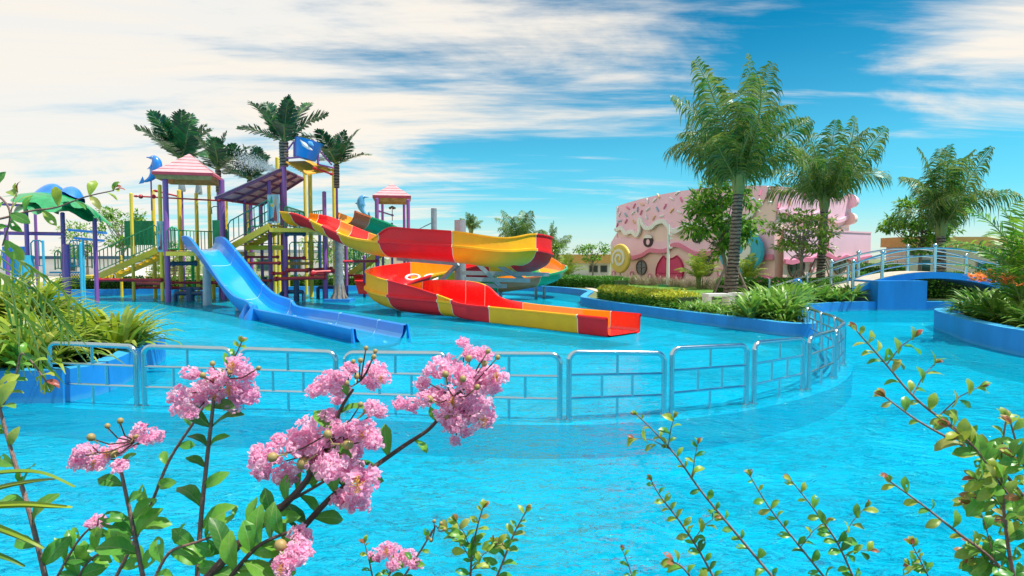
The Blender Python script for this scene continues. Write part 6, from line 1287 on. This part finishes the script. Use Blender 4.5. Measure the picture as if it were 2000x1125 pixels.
# --- bottom middle
T_, rn = shoot('low crape myrtle shoot with small pink head at bottom centre', [(755, 1140, 1.3), (765, 1110, 1.3), (775, 1095, 1.3)], 0.003, 0.002, 4, 40, 34, 431, tip=False)
blossoms(T_, 772, 1085, 1.3, [(-35, 0, 18), (-15, -12, 18), (5, 0, 22), (25, 5, 20), (38, 18, 16), (-5, 20, 16)], rn)
shoot('small leafy crape myrtle sprig left of the bottom pink head', [(730, 1140, 1.3), (722, 1100, 1.3), (712, 1060, 1.3)], 0.0025, 0.001, 5, 34, 26, 432)
T_, rn = shoot('thin twig bearing round buds right of the bottom pink head', [(780, 1140, 1.3), (825, 1070, 1.3), (845, 1035, 1.3)], 0.0028, 0.0015, 4, 38, 30, 433, tip=False); buds(T_, (845, 1045), 1.3, [(848, 1018, 5), (861, 1022, 5), (868, 1034, 5), (835, 1050, 6), (842, 1055, 6)], rn)
shoot('bushy green crape myrtle shoot at bottom centre, left one', [(918, 1140, 1.35), (922, 1080, 1.35), (932, 1030, 1.35), (943, 992, 1.35)], 0.0032, 0.0012, 12, 44, 30, 434, y_from=0.3, twigs=((0.3, -50, -60, 6), (0.4, -30, -70, 6), (0.15, 50, -60, 5)))
shoot('bushy green crape myrtle shoot at bottom centre, right one', [(965, 1140, 1.35), (985, 1090, 1.35), (1005, 1040, 1.35), (1028, 998, 1.35)], 0.0032, 0.0012, 10, 46, 28, 435, y_from=0.4, twigs=((0.45, -25, -30, 4),))
# --- right group
shoot('long crape myrtle shoot reaching highest toward the fence', [(1520, 1140, 1.5), (1440, 1045, 1.5), (1370, 960, 1.5), (1320, 890, 1.5), (1275, 840, 1.5), (1243, 810, 1.5)], 0.0035, 0.0013, 17, 44, 24, 441, y_from=0.45, twigs=((0.62, 10, -70, 4), (0.78, -75, -25, 4), (0.8, 8, -60, 4)))
shoot('second crape myrtle shoot just left of the longest', [(1400, 1140, 1.5), (1365, 1075, 1.5), (1325, 1015, 1.5), (1290, 970, 1.5), (1272, 938, 1.5)], 0.0032, 0.0012, 12, 40, 24, 442, y_from=0.45, twigs=((0.4, 40, -50, 4),))
shoot('crape myrtle shoot third from the right of the bottom group', [(1620, 1140, 1.55), (1560, 1065, 1.55), (1505, 995, 1.55), (1465, 930, 1.55)], 0.0033, 0.0012, 12, 42, 26, 443, y_from=0.5, twigs=((0.35, 45, -60, 4),))
shoot('crape myrtle shoot leaning left with sparse oval leaves', [(1672, 1140, 1.55), (1635, 1060, 1.55), (1590, 995, 1.55), (1545, 938, 1.55)], 0.0033, 0.0012, 12, 44, 28, 444, y_from=0.5, twigs=((0.35, 55, -75, 5), (0.25, 60, -5, 4)))
shoot('tiny crape myrtle tip poking up at the bottom edge', [(1238, 1140, 1.5), (1228, 1105, 1.5), (1216, 1075, 1.5)], 0.002, 0.001, 3, 30, 20, 445)
shoot('short yellow-leaved crape myrtle tip at the bottom edge', [(1365, 1150, 1.4), (1335, 1110, 1.4), (1315, 1098, 1.4)], 0.003, 0.0015, 5, 54, 44, 446, y_from=0.0)
shoot('upper right crape myrtle shoot pointing at the channel', [(1960, 900, 1.25), (1870, 840, 1.27), (1790, 780, 1.28), (1725, 705, 1.3), (1672, 645, 1.3)], 0.0033, 0.0013, 15, 50, 34, 451, y_from=0.25, twigs=((0.38, 85, -60, 5), (0.55, 60, -60, 4), (0.75, 55, -55, 4)), down=False)
shoot('right crape myrtle shoot just below the upper one', [(2060, 1050, 1.2), (2000, 970, 1.2), (1940, 905, 1.2), (1860, 860, 1.22), (1790, 820, 1.23), (1728, 775, 1.25)], 0.0042, 0.0014, 14, 62, 36, 452, y_from=0.3)
shoot('lower right crape myrtle shoot reaching left with red tip', [(1985, 1140, 1.25), (1930, 1085, 1.25), (1870, 1040, 1.25), (1800, 985, 1.26), (1738, 940, 1.27)], 0.004, 0.0014, 12, 58, 36, 453, y_from=0.35, twigs=((0.2, -30, -120, 5),))
for k, (pt_, lab) in enumerate((([(1985, 1150, 1.2), (1968, 1060, 1.2), (1958, 960, 1.2), (1955, 890, 1.2), (1965, 820, 1.2)], 'thick upright right-hand crape myrtle crowded with leaves'), ([(2040, 1100, 1.15), (2000, 1010, 1.15), (1950, 940, 1.15), (1900, 870, 1.15), (1850, 830, 1.15)], 'yellowing crape myrtle top at the right edge'),
        ([(2060, 1120, 1.3), (2010, 1030, 1.3), (1950, 1000, 1.3), (1890, 985, 1.3)], 'dark leafy crape myrtle twig at the right edge'), ([(2080, 1140, 1.1), (2030, 980, 1.1), (1990, 880, 1.1), (1975, 830, 1.1)], 'nearest crape myrtle twig cut by the right edge'), ([(2020, 1150, 1.3), (1960, 1110, 1.3), (1900, 1090, 1.3)], 'lowest crape myrtle twig at the right edge'))):
    shoot(lab, pt_, 0.0045 if k == 0 else 0.003, 0.0015, 15, 56, 44, 460+k, y_from=(0.6, 0.3, 0.9, 0.3, 0.9)[k], twigs=((0.5, -60, -20, 5), (0.7, -50, -40, 5)))
shoot('small crape myrtle sprig at bottom right', [(1825, 1150, 1.4), (1800, 1100, 1.4), (1780, 1062, 1.4)], 0.0025, 0.001, 7, 38, 26, 470, twigs=((0.4, -40, -20, 3),))
# --- branch crossing the shelter at upper left
shoot('crape myrtle branch crossing the shelter roof at upper left', [(-60, 440, 1.3), (10, 425, 1.3), (60, 412, 1.3), (110, 405, 1.3), (165, 385, 1.3), (222, 372, 1.3)], 0.0028, 0.0012, 9, 74, 36, 481, y_from=0.4, down=False, twigs=((0.28, 0, -50, 2),))
shoot('hanging crape myrtle twig at the left edge below the branch', [(-50, 360, 1.25), (0, 385, 1.25), (20, 420, 1.25), (5, 480, 1.25)], 0.0026, 0.0015, 6, 76, 60, 482, y_from=0.5, down=False, tip=False)
# long strap leaves close to the lens, lower left
LS = thing('fan_palm_leaf', 'long yellow-green palm leaf blades close by at the lower left', 'palm leaf', W(-60, 1000, 0.8)); mb_ = None
for pts, w in (([(-60, 990), (40, 985), (100, 988), (143, 990)], 13), ([(-60, 1010), (0, 1032), (45, 1050), (88, 1070)], 17), ([(-60, 975), (0, 952), (60, 940), (110, 935)], 9), ([(-60, 1070), (0, 1085), (50, 1105)], 13), ([(-60, 930), (30, 920), (90, 925), (148, 950)], 7)):
    P = [W(a, b, 0.8) for a, b in pts]; P = [V3(p) for p in smooth_path([tuple(p) for p in P], 5)]; n = len(P); vs = []
    for i, p in enumerate(P):
        f = i/(n-1); ww = w/F*0.8*(1-f**3)*0.5+0.0004; vs += [p+V3((0, 0, ww)), p+V3((0, -0.004, 0)), p-V3((0, 0, ww))]
    MB().add(vs, [t for k in range(n-1) for t in ((k*3, k*3+1, k*3+4, k*3+3), (k*3+1, k*3+2, k*3+5, k*3+4))]).build('blade', LM_LADY, LS, smooth=True)
# long arching stalks in the left planter
for k, (a, b, c_) in enumerate((((-40, 520, 6.5), (60, 560, 6.6), (130, 640, 6.8)), ((-40, 470, 6.5), (60, 520, 6.6), (160, 600, 6.9)), ((-30, 560, 6.2), (50, 620, 6.2), (80, 710, 6.3)), ((-50, 500, 6.0), (20, 560, 6.1), (40, 700, 6.2)))):
    P = [W(*p) for p in smooth_path([a, b, c_], 6)]; b0_ = V3((P[0].x-0.2, 8.0, 0.32)); T_ = thing('arching_palm_stalk', ('palm stalk arching lowest to the right across the planter', 'longest palm stalk arching above the others at far left', 'palm stalk drooping in front of the planter wall', 'palm stalk hanging straight down at the left edge')[k], 'palm stalk', b0_, 'arching stalks over the left planter')
    n = len(P); vs = []
    MB().tube([b0_, b0_.lerp(P[0], 0.6)+V3((0, 0, 0.3)), P[0]] + P[1:], 0.008, 5).build('stalk', M_STEM2, T_, smooth=True); rn = random.Random(k)
    mb = MB()
    for i in range(3, n):
        for s in (-1, 1):
            d = V3((s*0.5+0.5, rn.uniform(-.3, .3), -0.8)).normalized(); l = rn.uniform(0.15, 0.32); p = P[i]; sd2 = d.cross(V3((0, 1, 0))).normalized()*0.016; mb.add([p-sd2*.3, p+sd2*.3, p+d*l*.5+sd2, p+d*l*.5-sd2, p+d*l+V3((0, 0, -0.06))], [(0, 1, 2, 3), (3, 2, 4)])
    mb.build('leaflets', LM_LADY, T_, kind='stuff')
scene.render.resolution_x = 1024; scene.render.resolution_y = 576
